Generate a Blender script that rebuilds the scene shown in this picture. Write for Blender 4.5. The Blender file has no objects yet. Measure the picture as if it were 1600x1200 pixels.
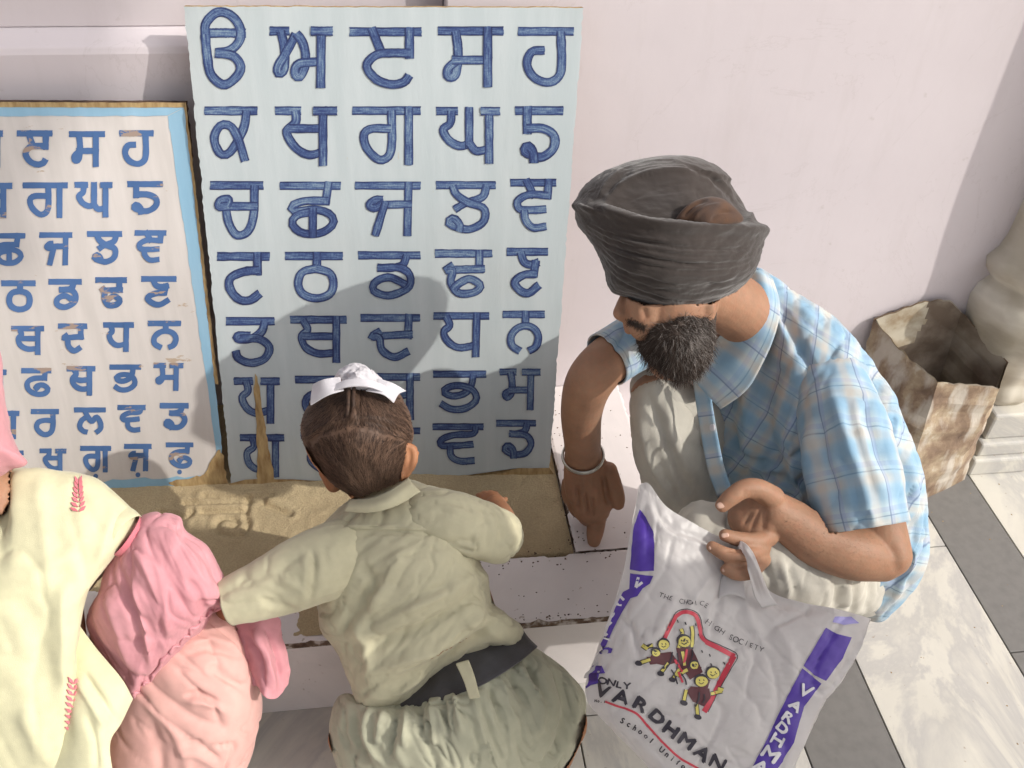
import bpy, bmesh, math, random
import numpy as np
from mathutils import Vector, Matrix, noise
from mathutils.bvhtree import BVHTree
from mathutils.geometry import delaunay_2d_cdt
random.seed(7); rng = np.random.default_rng(7)
sc = bpy.context.scene
col = sc.collection
R = math.radians

# ------------------------------------------------------------------ camera
CAMZ, CAMY, PITCH, YAW, ROLL, FPX = 1.6, -1.55, R(41), R(9.5), .055, 1500.
_f0 = Vector((math.sin(YAW), math.cos(YAW), 0)); _r0 = Vector((math.cos(YAW), -math.sin(YAW), 0))
FW = _f0*math.cos(PITCH) + Vector((0, 0, -math.sin(PITCH)))
_u0 = _f0*math.sin(PITCH) + Vector((0, 0, math.cos(PITCH)))
RT = _r0*math.cos(ROLL) + _u0*math.sin(ROLL)
UP = -_r0*math.sin(ROLL) + _u0*math.cos(ROLL)
CAM = Vector((0, CAMY, CAMZ))
cam = bpy.data.objects.new('camera', bpy.data.cameras.new('camera')); col.objects.link(cam)
cam.matrix_world = Matrix(((RT.x, UP.x, -FW.x, CAM.x), (RT.y, UP.y, -FW.y, CAM.y), (RT.z, UP.z, -FW.z, CAM.z), (0, 0, 0, 1)))
cam.data.sensor_width = 36; cam.data.lens = 36*FPX/1600; cam.data.clip_start = .05; cam.data.clip_end = 400
sc.camera = cam

# ------------------------------------------------------------------ light
SUN = Vector((-.80, .43, -.68)).normalized()          # direction the light travels
w = bpy.data.worlds.new("World"); sc.world = w; w.use_nodes = True
nt = w.node_tree; bg = nt.nodes['Background']
sky = nt.nodes.new('ShaderNodeTexSky'); sky.sky_type = 'NISHITA'; sky.sun_disc = False
el = math.asin(-SUN.z); sky.sun_elevation = el
sky.sun_rotation = math.atan2(-SUN.x, -SUN.y)
sky.dust_density = 5.0; sky.air_density = 1.0; sky.ozone_density = 1.0
hs = nt.nodes.new('ShaderNodeHueSaturation'); hs.inputs['Saturation'].default_value = .30
nt.links.new(sky.outputs[0], hs.inputs['Color']); nt.links.new(hs.outputs[0], bg.inputs[0])
bg.inputs[1].default_value = .15
sun = bpy.data.objects.new('sun', bpy.data.lights.new('sun', 'SUN')); col.objects.link(sun)
sun.data.energy = 2.9; sun.data.angle = R(.6); sun.data.color = (1, .95, .87)
sun.rotation_euler = (-SUN).to_track_quat('Z', 'Y').to_euler()
sc.view_settings.view_transform = 'Standard'; sc.view_settings.look = 'None'
sc.view_settings.exposure = .05; sc.view_settings.gamma = 1
sc.render.engine = 'CYCLES'; sc.cycles.max_bounces = 8; sc.cycles.use_denoising = True

# ------------------------------------------------------------------ measuring helpers
def ray(px, py): return FW + RT*((px-800)/FPX) - UP*((py-600)/FPX)
KD = 1.0      # scale on the distances measured for the figure being built
def D(px, py, d): return CAM + ray(px, py)*(d*KD)
def Z(px, py, z):
    r = ray(px, py); return CAM + r*((z-CAMZ)/r.z)
def Yp(px, py, y):
    r = ray(px, py); return CAM + r*((y-CAMY)/r.y)
def plane_pt(px, py, p, n):
    r = ray(px, py); return CAM + r*((p-CAM).dot(n)/r.dot(n))
_M = np.array([RT, UP, FW]); _C = np.array(CAM)
def proj(P):
    v = (np.asarray(P)-_C) @ _M.T
    return np.stack([800+FPX*v[:, 0]/v[:, 2], 600-FPX*v[:, 1]/v[:, 2], v[:, 2]], 1)

# ------------------------------------------------------------------ object helpers
def tag(o, label=None, cat=None, group=None, kind=None):
    if label: o['label'] = label
    if cat: o['category'] = cat
    if group: o['group'] = group
    if kind: o['kind'] = kind
    return o
def empty(name, loc, label, cat, group=None):
    o = bpy.data.objects.new(name, None); col.objects.link(o); o.location = loc; o.empty_display_size = .05
    return tag(o, label, cat, group)
PLOC = {}
def wloc(o):
    v = Vector((0, 0, 0))
    while o is not None: v += o.location; o = o.parent
    return v
def link(name, verts, faces, mat=None, parent=None, smooth=True, uvs=None):
    off = wloc(parent) if parent is not None else Vector((0, 0, 0))
    me = bpy.data.meshes.new(name)
    V = np.array(verts, dtype=float).reshape(-1, 3) - np.array(off)
    me.from_pydata([tuple(v) for v in V], [], [tuple(f) for f in faces])
    if uvs is not None:
        uvl = me.uv_layers.new(name='UVMap'); uvs = np.asarray(uvs, dtype=np.float32)
        li = np.empty(len(me.loops), dtype=np.int32); me.loops.foreach_get('vertex_index', li)
        uvl.data.foreach_set('uv', uvs[li].reshape(-1))
    if mat: me.materials.append(mat)
    if smooth: me.polygons.foreach_set('use_smooth', [True]*len(me.polygons))
    me.update()
    o = bpy.data.objects.new(name, me); col.objects.link(o)
    if parent is not None: o.parent = parent
    return o
def fixn(o):
    bm = bmesh.new(); bm.from_mesh(o.data); bmesh.ops.recalc_face_normals(bm, faces=bm.faces); bm.to_mesh(o.data); bm.free(); return o
def mod(o, kind, **k):
    m = o.modifiers.new(kind.lower(), kind)
    for a, b in k.items(): setattr(m, a, b)
    return o
def apply(o):
    dg = bpy.context.evaluated_depsgraph_get()
    me = bpy.data.meshes.new_from_object(o.evaluated_get(dg), preserve_all_data_layers=True, depsgraph=dg)
    o.modifiers.clear(); o.data = me; return o
def getv(o):
    a = np.empty(len(o.data.vertices)*3); o.data.vertices.foreach_get('co', a); a = a.reshape(-1, 3)
    return a + np.array(wloc(o))
def setv(o, V):
    o.data.vertices.foreach_set('co', (V-np.array(wloc(o))).reshape(-1)); o.data.update()
def getn(o):
    a = np.empty(len(o.data.vertices)*3); o.data.vertices.foreach_get('normal', a); return a.reshape(-1, 3)
def tree_of(o):
    V = getv(o); return BVHTree.FromPolygons([Vector(v) for v in V], [tuple(p.vertices) for p in o.data.polygons])

def cr(pts, n, closed=False):
    """Catmull-Rom resample of rows of numbers to n points (even arc length)"""
    P = np.array(pts, dtype=float)
    if len(P) == 2 and not closed:
        t = np.linspace(0, 1, n)[:, None]; return P[0]*(1-t)+P[1]*t
    if closed: Q = np.vstack([P[-1], P, P[0], P[1]])
    else: Q = np.vstack([2*P[0]-P[1], P, 2*P[-1]-P[-2]])
    out = []
    for i in range(1, len(Q)-2):
        for t in np.linspace(0, 1, 12, endpoint=False):
            a, b, c, d = Q[i-1], Q[i], Q[i+1], Q[i+2]
            out.append(.5*(2*b+(c-a)*t+(2*a-5*b+4*c-d)*t*t+(3*b-a-3*c+d)*t**3))
    out.append(P[0] if closed else P[-1])
    out = np.array(out); s = np.r_[0, np.cumsum(np.linalg.norm(np.diff(out[:, :3], axis=0), axis=1)+1e-9)]
    tt = np.linspace(0, s[-1], n+1)[:-1] if closed else np.linspace(0, s[-1], n)
    return np.stack([np.interp(tt, s, out[:, k]) for k in range(out.shape[1])], 1)

def tube(name, pts, mat=None, parent=None, ratio=1., seg=28, n=None, caps=(True, True), uvs=True):
    """pts rows: (px, py, depth, halfwidth_px[, ratio]) -> rounded limb"""
    P = [tuple(p)+((ratio,) if len(p) == 4 else ()) for p in pts]
    n = n or max(8, 6*len(P))
    S = cr(P, n)
    C3 = np.array([D(*s[:3]) for s in S]); hw = S[:, 3]*S[:, 2]*KD/FPX; rt = S[:, 4]
    T = np.gradient(C3, axis=0); T /= np.linalg.norm(T, axis=1)[:, None]
    rings = []; L = 0
    def ring(c, t, h, r):
        v = Vector(c)-CAM; v.normalize(); t = Vector(t); a = v.cross(t)
        if a.length < 1e-3: a = RT.copy()
        a.normalize(); b = t.cross(a).normalized()
        th = np.linspace(0, 2*math.pi, seg, endpoint=False)
        return np.array(c)[None]+np.outer(np.cos(th), np.array(a))*h+np.outer(np.sin(th), np.array(b))*h*r
    K = 5; rows = []; vs = []
    if caps[0]:
        for k in range(1, K): 
            a = k/K*math.pi/2; rows.append(ring(C3[0]-T[0]*hw[0]*math.cos(a)*.9, T[0], hw[0]*math.sin(a), rt[0])); vs.append(-hw[0]*math.cos(a))
    s = 0
    for i in range(n):
        if i: s += np.linalg.norm(C3[i]-C3[i-1])
        rows.append(ring(C3[i], T[i], hw[i], rt[i])); vs.append(s)
    if caps[1]:
        for k in range(K-1, 0, -1):
            a = k/K*math.pi/2; rows.append(ring(C3[-1]+T[-1]*hw[-1]*math.cos(a)*.9, T[-1], hw[-1]*math.sin(a), rt[-1])); vs.append(s+hw[-1]*math.cos(a))
    m = len(rows); V = np.vstack(rows); F = []
    for i in range(m-1):
        for j in range(seg):
            k = (j+1) % seg; F.append((i*seg+j, i*seg+k, (i+1)*seg+k, (i+1)*seg+j))
    if caps[0]: F.append(tuple(range(seg)))
    if caps[1]: F.append(tuple((m-1)*seg+j for j in reversed(range(seg))))
    mean = hw.mean(); 
    th = np.arange(seg)/seg*2*math.pi; th = np.where(th > math.pi, 2*math.pi-th, th) if False else th
    U = np.array([(mean*(th[j]), vs[i]) for i in range(m) for j in range(seg)])
    o = link(name, V, F, mat, parent, uvs=U if uvs else None); fixn(o); return o

def puff(name, center, outline, d, tf, tb, mat=None, parent=None, slope=(0, 0), rings=18, n=96, power=.5, rot=0, bend=0):
    """a body with the given outline, bulging tf towards and tb away from where it is seen"""
    NO = 720; O = cr(outline, NO, closed=True)[:, :2]; cx, cy = center; C0 = np.array([cx, cy], float)
    ph = np.unwrap(np.arctan2(O[:, 1]-cy, O[:, 0]-cx)); sgn = 1 if ph[-1] > ph[0] else -1
    ph0 = ph[0]; m = max(24, 2*(n//4)); ax = np.linspace(-1, 1, m+1); A, B_ = np.meshgrid(ax, ax)
    X = A*np.sqrt(1-B_*B_/2); Y = B_*np.sqrt(1-A*A/2); r = np.clip(np.hypot(X, Y), 0, 1); th = np.arctan2(Y, X)
    idx = ((th-ph0)*sgn/(2*math.pi) % 1)*NO; i0 = np.floor(idx).astype(int) % NO; f = (idx-np.floor(idx))[..., None]
    Q = O[i0]*(1-f)+O[(i0+1) % NO]*f; rr = np.sin(r*math.pi/2)[..., None]; RM = np.linalg.norm(O-C0, axis=1).mean()*.75; ang = ph0+sgn*idx/NO*2*math.pi; W_ = (r*r*(3-2*r))[..., None]; PX = C0+rr*((1-W_)*RM*np.stack([np.cos(ang), np.sin(ang)], -1)+W_*(Q-C0))
    dep = d+slope[0]*(PX[..., 0]-cx)/1000+slope[1]*(PX[..., 1]-cy)/1000
    prof = np.cos(r*math.pi/2)**(2*power)
    def pt(px, py, dp, off): p = D(px, py, dp); return p-ray(px, py).normalized()*off
    V = []; U = []; cs, sn = math.cos(rot), math.sin(rot); N1 = m+1
    fid = {}; bid = {}
    for j in range(N1):
        for i in range(N1):
            x, y = PX[j, i]; V.append(pt(x, y, dep[j, i], tf*prof[j, i])); fid[i, j] = len(V)-1
            u = (x-cx)*dep[j, i]/FPX; v = (y-cy)*dep[j, i]/FPX; u, v = u*cs-v*sn, u*sn+v*cs; U.append((u+bend*v*v, v+bend*u*u))
    for j in range(N1):
        for i in range(N1):
            if i in (0, m) or j in (0, m): bid[i, j] = fid[i, j]; continue
            x, y = PX[j, i]; V.append(pt(x, y, dep[j, i], -tb*prof[j, i])); bid[i, j] = len(V)-1; U.append(U[fid[i, j]])
    F = []
    for j in range(m):
        for i in range(m):
            F.append((fid[i, j], fid[i+1, j], fid[i+1, j+1], fid[i, j+1])); F.append((bid[i, j], bid[i, j+1], bid[i+1, j+1], bid[i+1, j]))
    o = link(name, V, F, mat, parent, uvs=U); fixn(o); return o

def sheet(name, rows, mat=None, parent=None, nu=40, nv=40, thick=.002, uvscale=1., world=False):
    """rows of control points (px,py,depth) -> smooth thin cloth with real thickness"""
    G = np.array([cr(r, nu) for r in rows]); H = np.array([cr(G[:, j], nv) for j in range(nu)])   # nu x nv x 3
    V = []; U = []
    for j in range(nv):
        for i in range(nu):
            p = H[i, j]; V.append(Vector(p) if world else D(*p)); 
    A = np.array(V).reshape(nv, nu, 3)
    du = np.linalg.norm(np.diff(A, axis=1), axis=2).mean(0); dv = np.linalg.norm(np.diff(A, axis=0), axis=2).mean(1)
    us = np.r_[0, np.cumsum(du)]; vs = np.r_[0, np.cumsum(dv)]
    U = [(us[i]*uvscale, vs[j]*uvscale) for j in range(nv) for i in range(nu)]
    F = [(j*nu+i, j*nu+i+1, (j+1)*nu+i+1, (j+1)*nu+i) for j in range(nv-1) for i in range(nu-1)]
    o = link(name, V, F, mat, parent, uvs=U)
    N = getn(o); 
    if (N @ np.array(FW)).mean() > 0: o.data.flip_normals(); o.data.update()
    if thick: mod(o, 'SOLIDIFY', thickness=thick, offset=-1)
    return o

def fold(o, strokes):
    """real creases: strokes (polyline px, width px, amount m). + raises, - sinks"""
    V = getv(o); N = getn(o); P = proj(V)
    face = np.clip(-(N*((V-_C)/np.linalg.norm(V-_C, axis=1)[:, None])).sum(1)*3+.2, 0, 1)
    dv = np.zeros(len(V))
    for pl, wd, amp in strokes:
        Q = cr(pl, 110)[:, :2]; n = len(Q)
        d2 = (P[:, :2]**2).sum(1)[:, None]+(Q**2).sum(1)[None]-2*P[:, :2] @ Q.T; k = d2.argmin(1); dist = np.sqrt(np.maximum(d2.min(1), 0))
        t = k/(n-1); taper = np.clip(np.sin(np.clip(t, .02, .98)*math.pi)*1.6, 0, 1)
        dv += amp*np.exp(-(dist/wd)**2)*taper
    setv(o, V+N*(dv*face)[:, None]); return o
def tuck(body, covers, maxd=.045, gap=.006, keep=None):
    """pull skin that would show through a garment back underneath it"""
    V = getv(body); N = getn(body); P = proj(V)
    for c in covers:
        T = tree_of(c); Pc = proj(getv(c)); x0, y0 = Pc[:, :2].min(0); x1, y1 = Pc[:, :2].max(0)
        idx = np.where((P[:, 0] > x0) & (P[:, 0] < x1) & (P[:, 1] > y0) & (P[:, 1] < y1))[0]
        for i in idx:
            if keep and keep(P[i, 0], P[i, 1]): continue
            v = Vector(V[i]); dr = v-CAM; L = dr.length; dr /= L; h = T.ray_cast(CAM, dr)
            if h[0] is None: continue
            if -.002 < h[3]+gap-L < maxd: V[i] = CAM+dr*(h[3]+gap+.0)
    setv(body, V)
def zd(px, py, z): return (px, py, (Z(px, py, z)-CAM).dot(FW))
def rumple(o, amp, size, seed=0, stretch=(1, 1, 1)):
    V = getv(o); N = getn(o); st = Vector(stretch)
    dv = np.array([noise.fractal(Vector((v[0]*st.x, v[1]*st.y, v[2]*st.z))/size+Vector((seed*3.1, seed, 0)), 1., 2., 3) for v in V])
    setv(o, V+N*(dv*amp)[:, None]); return o
def wrinkle(o, amp, size, seed=0, ang=0., stretch=2.6, power=5):
    """sharp cloth creases: ridged, warped noise running along one direction"""
    V = getv(o); N = getn(o); c = V.mean(0); r = np.array(RT)*math.cos(ang)+np.array(UP)*math.sin(ang); u = -np.array(RT)*math.sin(ang)+np.array(UP)*math.cos(ang); f = np.array(FW)
    A = (V-c) @ r/size/stretch; B = (V-c) @ u/size; C_ = (V-c) @ f/size; dv = np.empty(len(V))
    for i in range(len(V)):
        p = Vector((A[i]+seed*7.7, B[i], C_[i])); q = p+noise.noise_vector(p*.7)*.55
        dv[i] = (1-min(1, abs(noise.noise(q))*2.0))**power*(.4+max(0, noise.noise(p*.5+Vector((9, 9, 9)))+.4))
    setv(o, V-N*(dv*amp)[:, None]); return o
def subsurf(o, l=1): return mod(o, 'SUBSURF', levels=l, render_levels=l)

def box(name, a, b, mat, parent=None, bev=.003):
    a, b = Vector(a), Vector(b)
    V = [(x, y, z) for x in (a.x, b.x) for y in (a.y, b.y) for z in (a.z, b.z)]
    F = [(0, 1, 3, 2), (4, 6, 7, 5), (0, 4, 5, 1), (2, 3, 7, 6), (0, 2, 6, 4), (1, 5, 7, 3)]
    o = link(name, V, F, mat, parent, smooth=False); fixn(o)
    if bev: mod(o, 'BEVEL', width=bev, segments=2)
    return o
def merge_remesh(name, objs, mat, parent, voxel=.004, smooth=4, keep=None):
    off = np.array(wloc(parent)); VV = []; FF = []; k = 0
    for o in objs:
        v = getv(o); VV.append(v); FF += [tuple(i+k for i in p.vertices) for p in o.data.polygons]; k += len(v)
        me = o.data; bpy.data.objects.remove(o); bpy.data.meshes.remove(me)
    o = link(name, np.vstack(VV), FF, mat, parent)
    mod(o, 'REMESH', mode='VOXEL', voxel_size=voxel, use_smooth_shade=True)
    mod(o, 'SMOOTH', factor=.5, iterations=smooth); apply(o)
    o.data.materials.clear(); o.data.materials.append(mat)
    o.data.polygons.foreach_set('use_smooth', [True]*len(o.data.polygons)); return o

# ------------------------------------------------------------------ materials
class NB:
    def __init__(s, name, rough=.7, spec=.3):
        m = bpy.data.materials.new(name); m.use_nodes = True; s.m = m; s.t = m.node_tree; s.b = s.t.nodes['Principled BSDF']
        s.b.inputs['Roughness'].default_value = rough; s.b.inputs['Specular IOR Level'].default_value = spec
        s.tc = s.t.nodes.new('ShaderNodeTexCoord')
    def n(s, kind, **k):
        x = s.t.nodes.new('ShaderNode'+kind)
        for a, b in k.items():
            if hasattr(x, a): setattr(x, a, b)
            else: x.inputs[a.replace('_', ' ')].default_value = b
        return x
    def l(s, a, b): s.t.links.new(a, b)
    def coord(s, kind='Object', scale=(1, 1, 1), rot=(0, 0, 0)):
        mp = s.n('Mapping'); mp.inputs['Scale'].default_value = scale; mp.inputs['Rotation'].default_value = rot
        s.l(s.tc.outputs[kind], mp.inputs[0]); return mp.outputs[0]
    def noise(s, scale, vec=None, detail=4, rough=.5, dist=0):
        x = s.n('TexNoise'); x.inputs['Scale'].default_value = scale; x.inputs['Detail'].default_value = detail
        x.inputs['Roughness'].default_value = rough; x.inputs['Distortion'].default_value = dist
        s.l(vec if vec else s.tc.outputs['Object'], x.inputs['Vector']); return x.outputs['Fac']
    def ramp(s, fac, stops, interp='LINEAR'):
        x = s.n('ValToRGB'); r = x.color_ramp; r.interpolation = interp
        while len(r.elements) < len(stops): r.elements.new(.5)
        for e, (p, c) in zip(r.elements, stops): e.position = p; e.color = (*c, 1) if len(c) == 3 else c
        s.l(fac, x.inputs[0]); return x.outputs[0]
    def mix(s, fac, a, b, mode='MIX'):
        x = s.n('MixRGB'); x.blend_type = mode
        for i, v in ((0, fac), (1, a), (2, b)):
            if isinstance(v, (int, float)): x.inputs[i].default_value = v
            elif isinstance(v, (tuple, list)): x.inputs[i].default_value = (*v, 1) if len(v) == 3 else v
            else: s.l(v, x.inputs[i])
        return x.outputs[0]
    def math(s, op, a, b=0., c=None):
        x = s.n('Math'); x.operation = op
        for i, v in enumerate((a, b) if c is None else (a, b, c)):
            if isinstance(v, (int, float)): x.inputs[i].default_value = v
            else: s.l(v, x.inputs[i])
        return x.outputs[0]
    def color(s, c):
        if isinstance(c, (tuple, list)): s.b.inputs['Base Color'].default_value = (*c, 1)
        else: s.l(c, s.b.inputs['Base Color'])
        return s
    def bump(s, h, strength=.3, dist=.002):
        x = s.n('Bump'); x.inputs['Strength'].default_value = strength; x.inputs['Distance'].default_value = dist
        s.l(h, x.inputs['Height']); s.l(x.outputs[0], s.b.inputs['Normal']); return s
G3 = lambda v: (v, v, v)
def cloth_mat(name, c, c2=None, weave=900, rough=.9, sheen=.2, trans=0., blot=9):
    b = NB(name, rough, .15); c2 = c2 or tuple(x*.86 for x in c)
    f = b.noise(blot, detail=5); f2 = b.noise(60, detail=3)
    x = b.mix(b.ramp(f, [(.35, G3(0)), (.65, G3(1))]), c2, c)
    x = b.mix(.12, x, b.ramp(f2, [(.3, G3(.25)), (.7, G3(1))]), 'MULTIPLY')
    b.color(x); b.b.inputs['Sheen Weight'].default_value = sheen
    h = b.math('ADD', b.noise(weave, detail=1), b.math('MULTIPLY', b.noise(35, detail=3), 1.5)); b.bump(h, .35, .0012)
    if trans:
        tl = b.n('BsdfTranslucent'); ms = b.n('MixShader'); ms.inputs[0].default_value = trans; b.l(x, tl.inputs[0])
        out = b.t.nodes['Material Output']; b.l(b.b.outputs[0], ms.inputs[1]); b.l(tl.outputs[0], ms.inputs[2]); b.l(ms.outputs[0], out.inputs[0])
    return b.m
def skin_mat(name, c):
    b = NB(name, .55, .3); f = b.noise(22, detail=8, rough=.65)
    x = b.mix(b.ramp(f, [(.3, G3(0)), (.7, G3(1))]), tuple(v*.72 for v in c), c)
    x = b.mix(b.ramp(b.noise(120, detail=2), [(.4, G3(0)), (.8, G3(.35))]), x, (c[0]*1.15, c[1]*.85, c[2]*.8))
    b.color(x); b.b.inputs['Subsurface Weight'].default_value = .08; b.b.inputs['Subsurface Radius'].default_value = (.01, .004, .002)
    b.bump(b.math('ADD', b.noise(300, detail=3), b.noise(45, detail=4)), .35, .0012); return b.m
M = {}
# wall: lime-washed plaster
b = NB('whitewashed_plaster', .85, .2)
f = b.noise(2.2, detail=6, rough=.6); x = b.mix(b.ramp(f, [(.35, G3(0)), (.7, G3(1))]), (.635, .580, .605), (.675, .62, .645))
f2 = b.noise(45, detail=4); x = b.mix(b.ramp(f2, [(.68, G3(0)), (.76, G3(.35))]), x, (.45, .40, .38))
st_ = b.noise(2.6, b.coord('Object', (5, 1, .8)), detail=8, rough=.7); x = b.mix(b.ramp(st_, [(.52, G3(0)), (.72, G3(.22))]), x, (.50, .45, .44))
ck_ = b.noise(1.6, detail=9, rough=.62, dist=2.2); x = b.mix(b.ramp(ck_, [(.497, G3(0)), (.500, G3(.20)), (.503, G3(0))]), x, (.42, .37, .36))
b.color(x); b.bump(b.math('ADD', b.noise(28, detail=6), b.math('MULTIPLY', b.noise(5), 3.)), .16, .003); M['wall'] = b.m
# marble
def marble(name, base, vein, dark=.75, scale=3.2):
    b = NB(name, .33, .45); v = b.coord('Object', (1, .35, 1), (0, 0, R(20)))
    f = b.noise(scale, v, detail=8, rough=.62, dist=1.4)
    x = b.mix(b.ramp(f, [(.42, G3(0)), (.52, G3(dark)), (.56, G3(.08)), (.75, G3(.45))]), base, vein)
    g = b.noise(9, detail=6); x = b.mix(b.ramp(g, [(.45, G3(0)), (.75, G3(.45))]), x, tuple(c*.8 for c in base))
    sp = b.noise(70, detail=3); x = b.mix(b.ramp(sp, [(.70, G3(0)), (.74, G3(.6))]), x, (.30, .22, .15))
    b.color(x); b.bump(b.noise(40, detail=5), .15, .001); return b.m
M['marble'] = marble('white_marble', (.62, .595, .53), (.40, .39, .385))
M['slab'] = marble('sandbox_marble', (.74, .69, .68), (.60, .565, .56), .3, 2.0)
b = NB('grey_stone', .5, .35); b.color(b.mix(b.ramp(b.noise(50, detail=5), [(.4, G3(0)), (.7, G3(.5))]), (.185, .178, .17), (.135, .13, .125)))
b.bump(b.noise(90), .15, .001); M['grey'] = b.m
b = NB('chipped_dirty_edge', .95, .1); b.color(b.ramp(b.noise(45, detail=5), [(.35, (.07, .045, .035)), (.52, (.17, .12, .09)), (.62, (.50, .45, .42))]))
b.bump(b.noise(80, detail=5), .8, .004); M['chip'] = b.m
b = NB('joint_mortar', .9, .1).color((.50, .43, .36)); M['mortar'] = b.m
# sand
b = NB('damp_sand', .95, .15); f = b.noise(7, detail=6); g = b.noise(330, detail=2)
x = b.mix(b.ramp(f, [(.3, G3(0)), (.7, G3(1))]), (.40, .315, .19), (.50, .405, .25)); x = b.mix(b.ramp(g, [(.42, G3(.25)), (.6, G3(0))]), x, (.22, .17, .11))
b.color(x); b.bump(b.math('ADD', g, b.noise(60, detail=4)), .7, .003); M['sand'] = b.m
# boards
def board_paint(name, c, c2, wear=.0):
    b = NB(name, .55, .3); v = b.coord('Object', (6, 1, .6)); f = b.noise(5, v, detail=6, rough=.6)
    x = b.mix(b.ramp(f, [(.4, G3(0)), (.65, G3(1))]), c2, c)
    v2 = b.coord('Object', (3.2, 1, 9)) if wear else b.coord('Object', (10, 1, 2.2))
    s = b.noise(3.5 if wear else 6, v2, detail=9, rough=.68); lo = .655 if wear else .70
    x = b.mix(b.ramp(s, [(lo, G3(0)), (lo+.02, G3(.75))]), x, (.42, .30, .19) if wear else (.48, .46, .40))
    gr = b.noise(2.2, detail=4); x = b.mix(b.ramp(gr, [(.45, G3(0)), (.75, G3(.30))]), x, (.42, .40, .37))
    b.color(x); b.bump(b.math('ADD', s, b.math('MULTIPLY', b.noise(60, b.coord('Object', (1, 1, .1))), .3)), .3, .0015); return b.m
M['blueboard'] = board_paint('pale_blue_board_paint', (.51, .565, .585), (.46, .52, .54))
M['whiteboard'] = board_paint('worn_white_board_paint', (.66, .625, .605), (.58, .55, .53), 1.)
M['skyborder'] = board_paint('light_blue_border_paint', (.30, .50, .66), (.26, .455, .61), 1.)
b = NB('bare_wood', .8, .2); f = b.noise(30, b.coord('Object', (4, 4, .5)), detail=6); b.color(b.ramp(f, [(.3, (.26, .165, .075)), (.7, (.50, .37, .19))])); b.bump(f, .5, .002); M['wood'] = b.m
b = NB('dark_board_edge', .9, .1); f = b.noise(60, detail=6); b.color(b.ramp(f, [(.4, (.055, .035, .028)), (.7, (.16, .10, .07))])); b.bump(f, .8, .004); M['edge'] = b.m
b = NB('brushed_navy_paint', .5, .3)      # streaks run along each brush stroke (u along, v across)
f = b.noise(6, b.coord('UV', (.7, 1.1, 1)), detail=5, rough=.75); g = b.noise(14, b.coord('Object', (1, 1, 1)), detail=3)
f2_ = b.noise(5, b.coord('UV', (9, .5, 1)), detail=4, rough=.7); h = b.math('ADD', b.math('ADD', b.math('MULTIPLY', f, .62), b.math('MULTIPLY', g, .28)), b.math('MULTIPLY', f2_, .20))
sx_ = b.n('SeparateXYZ'); b.l(b.tc.outputs['UV'], sx_.inputs[0]); pp = b.n('Math'); pp.operation = 'PINGPONG'; b.l(sx_.outputs[1], pp.inputs[0]); pp.inputs[1].default_value = 1.0
mr = b.n('MapRange'); mr.inputs['From Min'].default_value = .26; mr.inputs['From Max'].default_value = .46; mr.inputs['To Min'].default_value = .035; mr.inputs['To Max'].default_value = -.12; b.l(pp.outputs[0], mr.inputs['Value']); h = b.math('ADD', h, mr.outputs[0])
x = b.ramp(h, [(.42, (.022, .032, .10)), (.54, (.045, .075, .20)), (.61, (.10, .16, .29)), (.72, (.27, .36, .44))])
b.color(x); M['navy'] = b.m
b = NB('flat_blue_paint', .5, .3); f = b.noise(12, detail=6)
x = b.ramp(f, [(.3, (.060, .130, .30)), (.7, (.09, .18, .39))])
s = b.noise(3.5, b.coord('Object', (3.2, 1, 9)), detail=9, rough=.68); x = b.mix(b.ramp(s, [(.60, G3(0)), (.62, G3(.8))]), x, (.42, .30, .20))
b.color(x); M['blue'] = b.m
# people
M['skin_man'] = skin_mat('brown_skin', (.365, .205, .128))
M['skin_boy'] = skin_mat('warm_brown_skin', (.40, .19, .095))
M['turban'] = cloth_mat('faded_black_turban_cloth', (.048, .038, .034), (.034, .028, .026), weave=1200, sheen=.35)
M['undercap'] = cloth_mat('dark_brown_undercloth', (.060, .048, .042), (.042, .033, .030))
M['rust'] = cloth_mat('rust_underturban_cloth', (.115, .062, .038), (.070, .046, .038), blot=40)
M['whitecloth'] = cloth_mat('white_knot_cloth', (.72, .70, .74), trans=.12)
M['khaki'] = cloth_mat('pale_khaki_shirt', (.60, .56, .39), (.54, .505, .35), trans=.10)
M['shorts'] = cloth_mat('greenish_khaki_shorts', (.47, .46, .34), (.41, .405, .30))
M['belt'] = cloth_mat('dark_waistband', (.105, .105, .115), (.05, .042, .040))
M['kurta'] = cloth_mat('cream_yellow_kurta', (.72, .69, .46), (.67, .64, .43), trans=.08)
M['pink'] = cloth_mat('pink_scarf', (.80, .40, .44), (.73, .34, .38), trans=.25)
M['salmon'] = cloth_mat('salmon_trousers', (.76, .45, .40), (.69, .39, .35), trans=.08)
M['thread'] = cloth_mat('pink_embroidery_thread', (.70, .22, .27), (.60, .17, .2))
M['trouser'] = cloth_mat('pale_grey_trousers', (.56, .53, .46), (.48, .455, .40))
b = NB('steel_bangle', .3, .6).color((.55, .56, .52)); b.b.inputs['Metallic'].default_value = .9; M['steel'] = b.m
b = NB('plaid_cotton', .9, .15)
b.b.inputs['Sheen Weight'].default_value = .15
sep = b.n('SeparateXYZ'); b.l(b.tc.outputs['UV'], sep.inputs[0])
def band(c, per, off, wd, soft=.08):
    q = b.math('MODULO', b.math('ADD', b.math('DIVIDE', c, per), 40+off), 1.0); q = b.math('ABSOLUTE', b.math('SUBTRACT', q, .5))
    x = b.n('MapRange'); x.inputs['From Min'].default_value = wd/2+soft/2*wd; x.inputs['From Max'].default_value = wd/2-soft/2*wd; b.l(q, x.inputs['Value']); return x.outputs[0]
x = b.mix(b.noise(6), (.42, .55, .62), (.48, .585, .64))
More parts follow.
